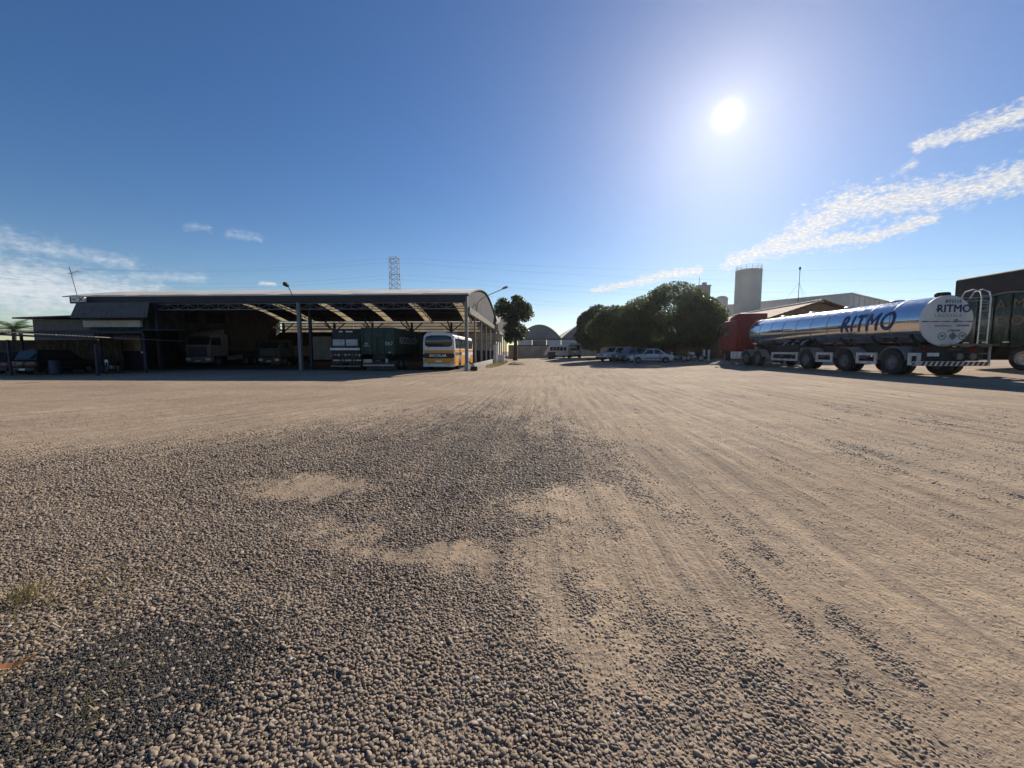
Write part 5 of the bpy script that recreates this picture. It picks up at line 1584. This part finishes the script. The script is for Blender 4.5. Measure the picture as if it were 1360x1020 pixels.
# ------------------------------------------------------------------ trees
def crown_arrays(blobs, n, size, seed, shell=0.72, fuzz=1.1):
    r = np.random.default_rng(seed)
    B = np.array(blobs, float)                     # cx cy cz rx ry rz
    area = (B[:, 3] * B[:, 4] * B[:, 5]) ** (2 / 3)
    pick = r.choice(len(B), size=int(n * 1.8), p=area / area.sum())
    d = r.normal(size=(len(pick), 3)); d /= np.linalg.norm(d, axis=1)[:, None]
    rad = shell + (fuzz - shell) * r.random(len(pick)) ** 0.75
    p = B[pick, :3] + d * rad[:, None] * B[pick, 3:]
    keep = np.ones(len(p), bool)
    for j in range(len(B)):
        e = np.linalg.norm((p - B[j, :3]) / B[j, 3:], axis=1)
        keep &= ~((e < shell * 0.92) & (pick != j))
    p, d = p[keep][:n], d[keep][:n]
    k = len(p)
    nrm = d * 0.8 + r.normal(size=(k, 3)) * 0.75 + np.array([0, 0, 0.25])
    nrm /= np.linalg.norm(nrm, axis=1)[:, None]
    ref = r.normal(size=(k, 3))
    u = np.cross(nrm, ref); u /= np.linalg.norm(u, axis=1)[:, None]
    w = np.cross(nrm, u)
    s = size * (0.6 + 0.8 * r.random(k))[:, None]
    v = np.stack([p - u * s * 0.5, p + w * s * 0.28 + nrm * s * 0.08, p + u * s * 0.5, p - w * s * 0.28 + nrm * s * 0.08], 1).reshape(-1, 3)
    return v, np.arange(4 * k).reshape(k, 4)


def blobset(c, rx, ry, rz, n, seed, r0=0.42, low=-0.3):
    """main lobe plus many smaller lobes over its surface: uneven outline"""
    r = np.random.default_rng(seed)
    out = [(c[0], c[1], c[2], rx * 0.8, ry * 0.8, rz * 0.8)]
    for i in range(n):
        d = r.normal(size=3); d /= np.linalg.norm(d)
        if d[2] < low:
            d[2] = -d[2] * 0.5
        s = r0 * (0.6 + 0.7 * r.random())
        out.append((c[0] + d[0] * rx * 0.72, c[1] + d[1] * ry * 0.72, c[2] + d[2] * rz * 0.72, rx * s, ry * s, rz * s * 0.95))
    return out


def tree(name, label, loc, trunk_h, trunk_r, blobs, n, leaf, seed, mat, group=None, lean=(0, 0), limbs=6, shell=0.72, fuzz=1.12):
    g0 = gh(loc[0], loc[1])
    t = thing(name, label, 'tree', (loc[0], loc[1], g0), 0, group)
    r = random.Random(seed)
    m = MB()
    top = (lean[0], lean[1], trunk_h)
    m.tube([(0, 0, -0.3), (lean[0] * 0.2 + 0.05, lean[1] * 0.2, trunk_h * 0.35), (lean[0] * 0.6 - 0.04, lean[1] * 0.6, trunk_h * 0.7), top], [trunk_r * 1.35, trunk_r, trunk_r * 0.85, trunk_r * 0.7], 10)
    bl = sorted(blobs[1:], key=lambda b: r.random())[:limbs]
    for b in bl:
        e = Vector(b[:3]); s = Vector(top) * r.uniform(0.6, 1.0)
        mid_ = (s + e) / 2 + Vector((r.uniform(-.3, .3), r.uniform(-.3, .3), r.uniform(-.1, .5)))
        m.tube([s, mid_, e], [trunk_r * 0.5, trunk_r * 0.34, trunk_r * 0.12], 7)
    m.build('trunk', M_bark, t, smooth=True)
    v, q = crown_arrays(blobs, n, leaf, seed, shell, fuzz)
    fast_mesh('crown', v, q, mat, t)
    return t


# big rounded ficus trees on the right (coordinates local to the trunk foot)
b1 = blobset((0, 0, 4.3), 5.2, 4.6, 3.6, 26, 3) + blobset((-2.5, -1.0, 3.0), 3.6, 3.2, 2.4, 10, 4)
tree('ficus_tree', 'largest rounded dense green tree spreading over the silver sedan', (16.6, 46.0), 2.4, 0.35, b1, 52000, 0.24, 31, M_leaf, 'rounded trees over the parked cars')
b2 = blobset((0, 0, 3.6), 4.6, 4.0, 3.0, 22, 6)
tree('ficus_tree', 'lower left shoulder of the rounded trees above the white car', (12.4, 50.0), 2.0, 0.28, b2, 36000, 0.24, 32, M_leaf, 'rounded trees over the parked cars')
b3 = blobset((0, 0, 3.7), 2.8, 2.8, 2.8, 18, 8)
tree('ficus_tree', 'rounded dense tree at the right end next to the red cab', (18.9, 44.5), 2.0, 0.28, b3, 28000, 0.24, 33, M_leaf, 'rounded trees over the parked cars')
b4 = blobset((0, 0, 5.0), 4.2, 3.8, 3.2, 18, 9) + blobset((-1.0, 0, 3.0), 3.2, 3.0, 2.2, 8, 10)
tree('ficus_tree', 'separate rounded tree farther back in front of the far warehouses', (11.6, 66.0), 2.6, 0.3, b4, 34000, 0.3, 34, M_leaf2, 'rounded trees over the parked cars')
# tall tree behind the shed
b5 = []
r_ = random.Random(12)
for (x, z, w, c_) in ((0.2, 9.2, 1.5, 5), (-1.0, 8.6, 1.6, 7), (1.2, 8.4, 1.6, 7), (0.0, 7.8, 2.0, 8), (-2.0, 7.6, 1.2, 6), (1.5, 7.0, 1.4, 5), (-0.9, 6.6, 1.6, 7), (0.5, 6.2, 1.4, 5), (-0.8, 5.4, 1.3, 6), (0.9, 5.0, 1.1, 4), (-0.4, 4.3, 1.2, 5), (0.8, 3.8, 0.8, 3), (-0.8, 3.4, 0.8, 3)):
    for j in range(c_):
        q_ = r_.uniform(0.4, 0.85)
        b5.append((x + r_.uniform(-w, w) * 0.62, r_.uniform(-1.3, 1.3), z + r_.uniform(-0.6, 0.6), q_, q_, q_ * 0.75))
tree('tall_shade_tree', 'tall dark tree with gappy crown beside the second shed', (-2.1, 62.0), 5.6, 0.3, b5, 11500, 0.36, 35, M_leaf2, lean=(0.1, 0), limbs=16, shell=0.35, fuzz=1.45)

# dark hedge behind the red cab
hb = []
r_ = random.Random(5)
for k in range(16):
    hb.append((k * 0.75, r_.uniform(-0.5, 0.5), 1.3 + r_.uniform(-0.2, 0.5), 1.0, 1.0, 1.4 + r_.uniform(-.2, .3)))
hg = thing('hedge', 'dark untrimmed hedge behind the plank fence and motorcycles', 'hedge', (14.5, 47.5, gh(20, 47)))
v, q = crown_arrays(hb, 16000, 0.22, 36)
fast_mesh('foliage', v, q, M_leaf2, hg)
m = MB()
for b in hb[::2]:
    m.tube([(b[0], b[1], -0.2), (b[0] + 0.1, b[1], 1.2)], 0.05, 6)
m.build('stems', M_bark, hg)

# palm at the far left
pa = thing('palm_tree', 'feathery palm rising behind the carport at the left edge', 'palm', (-47.0, 34.0, 0))
MB().tube([(0, 0, 0), (0.1, 0, 1.8), (0.15, 0, 3.4)], [0.2, 0.16, 0.14], 10).build('trunk', M_bark, pa, smooth=True)
r_ = random.Random(9)
for k in range(17):
    a_ = k * 2.4; up = r_.uniform(0.5, 1.3); L = r_.uniform(1.9, 2.6)
    pts = []
    for i in range(10):
        s = i / 9
        hor = L * s * math.cos(up) * (1 + 0.3 * s); ver = L * (math.sin(up) * s - 0.75 * s * s * (1.4 - up * 0.7))
        pts.append(Vector((0.15 + hor * math.cos(a_), hor * math.sin(a_), 3.4 + ver)))
    m = MB(); m.tube(pts, [0.03 - 0.0025 * i for i in range(10)], 5)
    side = Vector((-math.sin(a_), math.cos(a_), 0))
    for i in range(1, 10):
        for f in (0.0, 0.33, 0.66):
            j = min(i, 8)
            p0 = pts[j].lerp(pts[min(j + 1, 9)], f)
            ll = 0.5 * math.sin(math.pi * (0.12 + 0.8 * (j + f) / 9)) + 0.08
            d = (pts[min(j + 1, 9)] - pts[j]).normalized()
            for s in (-1, 1):
                tip = p0 + side * s * ll + d * ll * 0.5 + Vector((0, 0, -0.12 * ll * 2))
                m.add([p0 - d * 0.02, p0 + d * 0.025, tip], [(0, 1, 2)])
    m.build('frond', M_palm, pa)

# ------------------------------------------------------------------ loose gravel
def pebble_mesh(i):
    r = np.random.default_rng(100 + i)
    bm = bmesh.new()
    bmesh.ops.create_icosphere(bm, subdivisions=2, radius=0.5)
    sx, sy, sz = r.uniform(0.9, 1.25), r.uniform(0.75, 1.0), r.uniform(0.42, 0.66)
    ph = r.uniform(0, 6.28, 6)
    for v in bm.verts:
        c = v.co
        k = 1 + 0.10 * math.sin(3.1 * c.x * 2 + ph[0]) + 0.10 * math.sin(3.7 * c.y * 2 + ph[1]) + 0.07 * math.sin(5 * c.z * 2 + ph[2]) + 0.06 * math.sin((c.x + c.y) * 7 + ph[3])
        v.co = (c.x * sx * k, c.y * sy * k, c.z * sz * k)
    for f in bm.faces:
        f.smooth = True
    me = bpy.data.meshes.new('pebble'); bm.to_mesh(me); bm.free()
    return me


def pebble_mat():
    m, nt, b = base_mat('river_pebble')
    rnd = nt.n('ShaderNodeObjectInfo').outputs['Random']
    cr_ = nt.n('ShaderNodeValToRGB')
    e = cr_.color_ramp.elements
    e[0].position = 0.0; e[0].color = (0.13, 0.1, 0.078, 1)
    e[1].position = 1.0; e[1].color = (0.6, 0.57, 0.52, 1)
    for p, c_ in ((0.35, (0.205, 0.152, 0.105)), (0.7, (0.27, 0.204, 0.143)), (0.93, (0.325, 0.25, 0.178)), (0.965, (0.34, 0.23, 0.16)), (0.993, (0.42, 0.35, 0.28))):
        q_ = e.new(p); q_.color = col4(c_)
    nt.put(cr_.inputs[0], rnd)
    tc = nt.n('ShaderNodeTexCoord').outputs['Object']
    n_ = nt.noise(tc, 2.5, 5, 0.65)
    dust = nt.n('ShaderNodeAttribute', attribute_name='dust', attribute_type='INSTANCER').outputs['Fac']
    c_ = nt.mix(nt.m('MULTIPLY', nt.rng(n_, 0.4, 0.72), 0.5), cr_.outputs[0], col4((0.27, 0.21, 0.155)))
    c_ = nt.mix(nt.m('MULTIPLY', dust, 0.8), c_, col4((0.34, 0.262, 0.185)))
    nt.put(b.inputs['Base Color'], c_)
    b.inputs['Roughness'].default_value = 0.75
    b.inputs['Specular IOR Level'].default_value = 0.3
    return m


M_peb = pebble_mat()
peb_col = bpy.data.collections.new('pebble_source')
for i in range(8):
    me = pebble_mesh(i); me.materials.append(M_peb)
    peb_col.objects.link(bpy.data.objects.new('pebble_%d' % i, me))

def pebble_grid(S, x0, x1, y0, y1):
    xs_ = np.arange(x0, x1, S); ys_ = np.arange(y0, y1, S * 0.9)
    PX, PY = np.meshgrid(xs_, ys_)
    PX = PX + (np.arange(len(ys_)) % 2)[:, None] * S * 0.5
    return (PX + rng.uniform(-0.45, 0.45, PX.shape) * S).ravel(), (PY + rng.uniform(-0.45, 0.45, PY.shape) * S).ravel()


ax_, ay_ = pebble_grid(0.0158, -10.5, 7.5, 0.1, 3.6)
bx_, by_ = pebble_grid(0.0205, -16, 11, 3.6, 20)
PX, PY = np.concatenate([ax_, bx_]), np.concatenate([ay_, by_])
edge_j = rng.uniform(0, 1.6, len(PX))
inview = (PX < 1.38 * PY + 1.6 + edge_j) & (PX > -1.42 * PY - 3.6 - edge_j)
PX, PY = PX[inview], PY[inview]
gmk = gravel_mask(PX, PY)
# fine dark chippings patch at the near left
chip = np.exp(-(((PX + 1.85) / 0.5) ** 2 + ((PY - 1.75) / 0.38) ** 2)) + 0.8 * np.exp(-(((PX + 2.0) / 0.5) ** 2 + ((PY - 1.42) / 0.35) ** 2))
thin = (1 - 0.5 * sst(3.0, 7.0, PY)) * (1 - 0.97 * sst(6.5, 20, PY))
prob = np.clip((gmk - 0.08) * 1.45, 0, 1) * thin * (1 - 0.8 * sst(0.3, 0.6, chip)) + (0.06 + 0.55 * np.clip(fbm(PX * 3, PY * 2, 3, 91) - 0.25, 0, 1)) * (1 - sst(4, 10, PY))
keep = rng.random(len(PX)) < prob
PX, PY, gmk, chip = PX[keep], PY[keep], gmk[keep], chip[keep]
k = len(PX)
size = (0.0105 + 0.0135 * rng.random(k) ** 1.2 + 0.011 * (rng.random(k) > 0.97)) * (1 + 0.32 * sst(2.6, 4.2, PY))
size *= 1 + 0.25 * sst(3.5, 8, PY)
size *= 0.68 + 0.37 * np.clip(gmk * 1.5, 0, 1)
PZ = gh_np(PX, PY) + relief(PX, PY, gravel_mask(PX, PY)) - 0.02 + size * (-0.17 + 0.36 * gmk) + rng.uniform(-0.10, 0.22, k) * size * (0.3 + 0.7 * gmk)
# small dark chippings
cn = 30000
CX = rng.normal(-1.9, 0.42, cn); CY = np.abs(rng.normal(1.6, 0.36, cn)) + 0.1
cm = np.exp(-(((CX + 1.85) / 0.5) ** 2 + ((CY - 1.75) / 0.38) ** 2)) + 0.8 * np.exp(-(((CX + 2.0) / 0.5) ** 2 + ((CY - 1.42) / 0.35) ** 2))
kk = rng.random(cn) < np.clip(cm * 1.6, 0, 1)
CX, CY = CX[kk], CY[kk]; cn = len(CX)
CS = 0.008 + 0.008 * rng.random(cn)
CZ = gh_np(CX, CY) + relief(CX, CY, gravel_mask(CX, CY)) - 0.02 + CS * 0.3


def instance_cloud(name, label, pts, rot, scl, ids, source, dust=None):
    me = bpy.data.meshes.new(name)
    n_ = len(pts)
    me.vertices.add(n_); me.vertices.foreach_set('co', pts.astype(np.float32).ravel())
    a = me.attributes.new('rot', 'FLOAT_VECTOR', 'POINT'); a.data.foreach_set('vector', rot.astype(np.float32).ravel())
    a = me.attributes.new('scl', 'FLOAT', 'POINT'); a.data.foreach_set('value', scl.astype(np.float32))
    a = me.attributes.new('pick', 'INT', 'POINT'); a.data.foreach_set('value', ids.astype(np.int32))
    if dust is not None:
        a = me.attributes.new('dust', 'FLOAT', 'POINT'); a.data.foreach_set('value', dust.astype(np.float32))
    o = bpy.data.objects.new(name, me); COL.objects.link(o)
    ng = bpy.data.node_groups.new(name + '_scatter', 'GeometryNodeTree')
    ng.interface.new_socket('Geometry', in_out='INPUT', socket_type='NodeSocketGeometry')
    ng.interface.new_socket('Geometry', in_out='OUTPUT', socket_type='NodeSocketGeometry')
    gi = ng.nodes.new('NodeGroupInput'); go = ng.nodes.new('NodeGroupOutput')
    iop = ng.nodes.new('GeometryNodeInstanceOnPoints')
    ci = ng.nodes.new('GeometryNodeCollectionInfo')
    ci.inputs['Collection'].default_value = source
    ci.inputs['Separate Children'].default_value = True
    ci.inputs['Reset Children'].default_value = True

    def attr(nm, typ):
        nd = ng.nodes.new('GeometryNodeInputNamedAttribute'); nd.data_type = typ
        nd.inputs['Name'].default_value = nm
        return nd.outputs[0]
    L = ng.links.new
    L(gi.outputs[0], iop.inputs['Points']); L(ci.outputs[0], iop.inputs['Instance'])
    iop.inputs['Pick Instance'].default_value = True
    L(attr('pick', 'INT'), iop.inputs['Instance Index'])
    L(attr('rot', 'FLOAT_VECTOR'), iop.inputs['Rotation'])
    L(attr('scl', 'FLOAT'), iop.inputs['Scale'])
    L(iop.outputs[0], go.inputs[0])
    md = o.modifiers.new('scatter', 'NODES'); md.node_group = ng
    return tag(o, label, 'gravel', kind='stuff')


rot = np.stack([rng.normal(0, 0.28, k), rng.normal(0, 0.28, k), rng.uniform(0, 6.283, k)], 1)
instance_cloud('gravel', 'loose brown grey river pebbles covering the near yard', np.stack([PX, PY, PZ], 1), rot, size, rng.integers(0, 8, k), peb_col,
               np.clip(1.0 - 1.25 * gmk + 0.45 * sst(3, 9, PY) + rng.normal(0, 0.12, k), 0, 1))
M_chip = pm('dark_chipping', (0.07, 0.06, 0.048), 0.7, var=0.5, scale=3)
chip_col = bpy.data.collections.new('chip_source')
for i in range(3):
    me = pebble_mesh(20 + i); me.materials.append(M_chip)
    for p in me.polygons:
        p.use_smooth = False
    chip_col.objects.link(bpy.data.objects.new('chip_%d' % i, me))
instance_cloud('chippings', 'patch of fine dark stone chippings among pebbles at lower left', np.stack([CX, CY, CZ], 1),
               np.stack([rng.uniform(0, 6, cn), rng.uniform(0, 6, cn), rng.uniform(0, 6, cn)], 1), CS, rng.integers(0, 3, cn), chip_col)
print('PEBBLES', k, cn)


# ------------------------------------------------------------------ grass
def tuft(name, label, cx, cy, n, rad, h, mat, seed, cat='grass', flat=0.5, rad_y=None):
    r = np.random.default_rng(seed)
    a_ = r.uniform(0, 6.283, n); d = rad * np.sqrt(r.random(n))
    ry = (rad_y or rad) / rad
    x, y = cx + d * np.cos(a_), cy + d * np.sin(a_) * ry
    z = gh_np(x, y) - 0.02
    b = r.uniform(0, 6.283, n); ln = h * (0.5 + 0.8 * r.random(n)); tilt = flat * (0.3 + r.random(n))
    dxy = np.stack([np.cos(b), np.sin(b)], 1)
    wv = 0.0022 + 0.002 * r.random(n)
    V = np.zeros((n, 5, 3))
    base = np.stack([x, y, z], 1); sidev = np.stack([-dxy[:, 1], dxy[:, 0], np.zeros(n)], 1) * wv[:, None]
    V[:, 0] = base - sidev; V[:, 1] = base + sidev
    midp = base + np.concatenate([dxy * (ln * np.sin(tilt) * 0.4)[:, None], (ln * np.cos(tilt) * 0.6)[:, None]], 1)
    V[:, 2] = midp + sidev * 0.8; V[:, 3] = midp - sidev * 0.8
    V[:, 4] = base + np.concatenate([dxy * (ln * np.sin(tilt * 1.4))[:, None], (ln * np.cos(tilt * 1.4) * 0.9)[:, None]], 1)
    i = np.arange(n) * 5
    F = np.concatenate([np.stack([i, i + 1, i + 2, i + 3], 1), np.stack([i + 3, i + 2, i + 4, i + 4], 1)])
    me = bpy.data.meshes.new(name)
    me.from_pydata(V.reshape(-1, 3).tolist(), [], [tuple(q[:4]) if q[2] != q[3] else tuple(q[:3]) for q in F.tolist()])
    me.materials.append(mat)
    o = bpy.data.objects.new(name, me); COL.objects.link(o)
    return tag(o, label, cat, kind='stuff')


tuft('dry_grass', 'sparse dry grass along the left edge of the gravel', -2.9, 2.0, 420, 0.5, 0.09, M_grass, 71, flat=1.1, rad_y=0.7)
tuft('dry_grass', 'pale dry grass tuft at the left picture edge', -3.2, 2.22, 60, 0.09, 0.17, M_grass, 72, flat=0.8)
tuft('dry_grass', 'low dry grass sprigs at the lower left corner', -2.1, 1.55, 160, 0.35, 0.06, M_grass, 73, flat=1.1)
tuft('verge_grass', 'strip of low green and dry grass along the kerb wall of the shed', -3.6, 48.0, 5500, 0.9, 0.24, M_grass, 74, flat=0.7, rad_y=13)
tuft('verge_grass', 'small sunny grass patch left of the parked cars', 8.6, 52.0, 2500, 1.2, 0.22, M_grass, 75, flat=0.7)
# orange leaf
lf = thing('fallen_leaf', 'curled orange fallen leaf on the gravel at the left edge', 'leaf', (-2.5, 1.67, gh(-2.5, 1.67) + 0.02), R(25))
M_oleaf = leaf_mat('orange_dry_leaf', (0.5, 0.2, 0.08), (0.6, 0.3, 0.16), 0.3)
m = MB()
for i in range(8):
    t0, t1 = i / 8, (i + 1) / 8
    def lp(t, s):
        w_ = 0.022 * math.sin(math.pi * min(1, t * 0.95 + 0.03))
        return (-0.085 + 0.17 * t, s * w_, 0.035 * (t - 0.5) ** 2 * 4 + abs(s) * 0.012)
    m.add([lp(t0, -1), lp(t1, -1), lp(t1, 0), lp(t0, 0)], [(0, 1, 2, 3)])
    m.add([lp(t0, 0), lp(t1, 0), lp(t1, 1), lp(t0, 1)], [(0, 1, 2, 3)])
m.build('blade', M_oleaf, lf, smooth=True)
MB().tube([(-0.085, 0, 0.036), (-0.125, 0.004, 0.03)], 0.0015, 5).build('stalk', M_bark, lf)


# dirt mounds
def mound(name, label, cx, cy, rx, ry, h, seed, mat):
    n_ = 40
    u, w_ = np.meshgrid(np.linspace(-1, 1, n_), np.linspace(-1, 1, n_))
    x = cx + u * rx; y = cy + w_ * ry
    f = np.clip(1 - (u ** 2 + w_ ** 2), 0, 1)
    z = gh_np(x, y) - 0.05 + h * f ** 0.8 * (0.6 + 0.8 * fbm(x * 3.0, y * 3.0, 4, seed)) + 0.02
    z = np.where(f <= 0, gh_np(x, y) - 0.08, z)
    i = np.arange(n_ * n_).reshape(n_, n_)
    q = np.stack([i[:-1, :-1], i[:-1, 1:], i[1:, 1:], i[1:, :-1]], -1).reshape(-1, 4)
    o = fast_mesh(name, np.stack([x.ravel(), y.ravel(), z.ravel()], 1), q, mat, smooth=True)
    return tag(o, label, 'mound')


M_soil = pm('dark_soil', (0.16, 0.12, 0.09), 0.95, var=0.3, scale=3, bump=0.8, bscale=12)
M_gsoil = pm('pale_gravel_heap', (0.3, 0.25, 0.2), 0.95, var=0.3, scale=5, bump=0.8, bscale=14)
mound('dirt_mound', 'low dark mound of soil near the end of the grass strip', -1.3, 44.5, 1.1, 1.6, 0.28, 81, M_soil)
mound('gravel_heap', 'low pale heap of gravel at the edge of the tree shade', 15.0, 31.0, 1.0, 0.8, 0.3, 82, M_gsoil)


# ------------------------------------------------------------------ air volume added to imitate lens glare toward the sun
hz = MB().b2(-780, 780, -110, 900, -1.5, 42.0).build('glare_haze', M_wire)
hm = bpy.data.materials.new('lens_glare_air'); hm.use_nodes = True
ht = hm.node_tree; ht.nodes.clear()
ho = ht.nodes.new('ShaderNodeOutputMaterial'); hv = ht.nodes.new('ShaderNodeVolumePrincipled')
hv.inputs['Color'].default_value = (0.95, 0.96, 1.0, 1)
hv.inputs['Density'].default_value = 0.00013
hv.inputs['Anisotropy'].default_value = 0.8
ht.links.new(hv.outputs[0], ho.inputs['Volume'])
hz.data.materials.clear(); hz.data.materials.append(hm)
tag(hz, 'thin added air veil over the yard imitating lens glare toward the sun', 'glare_haze', kind='stuff')
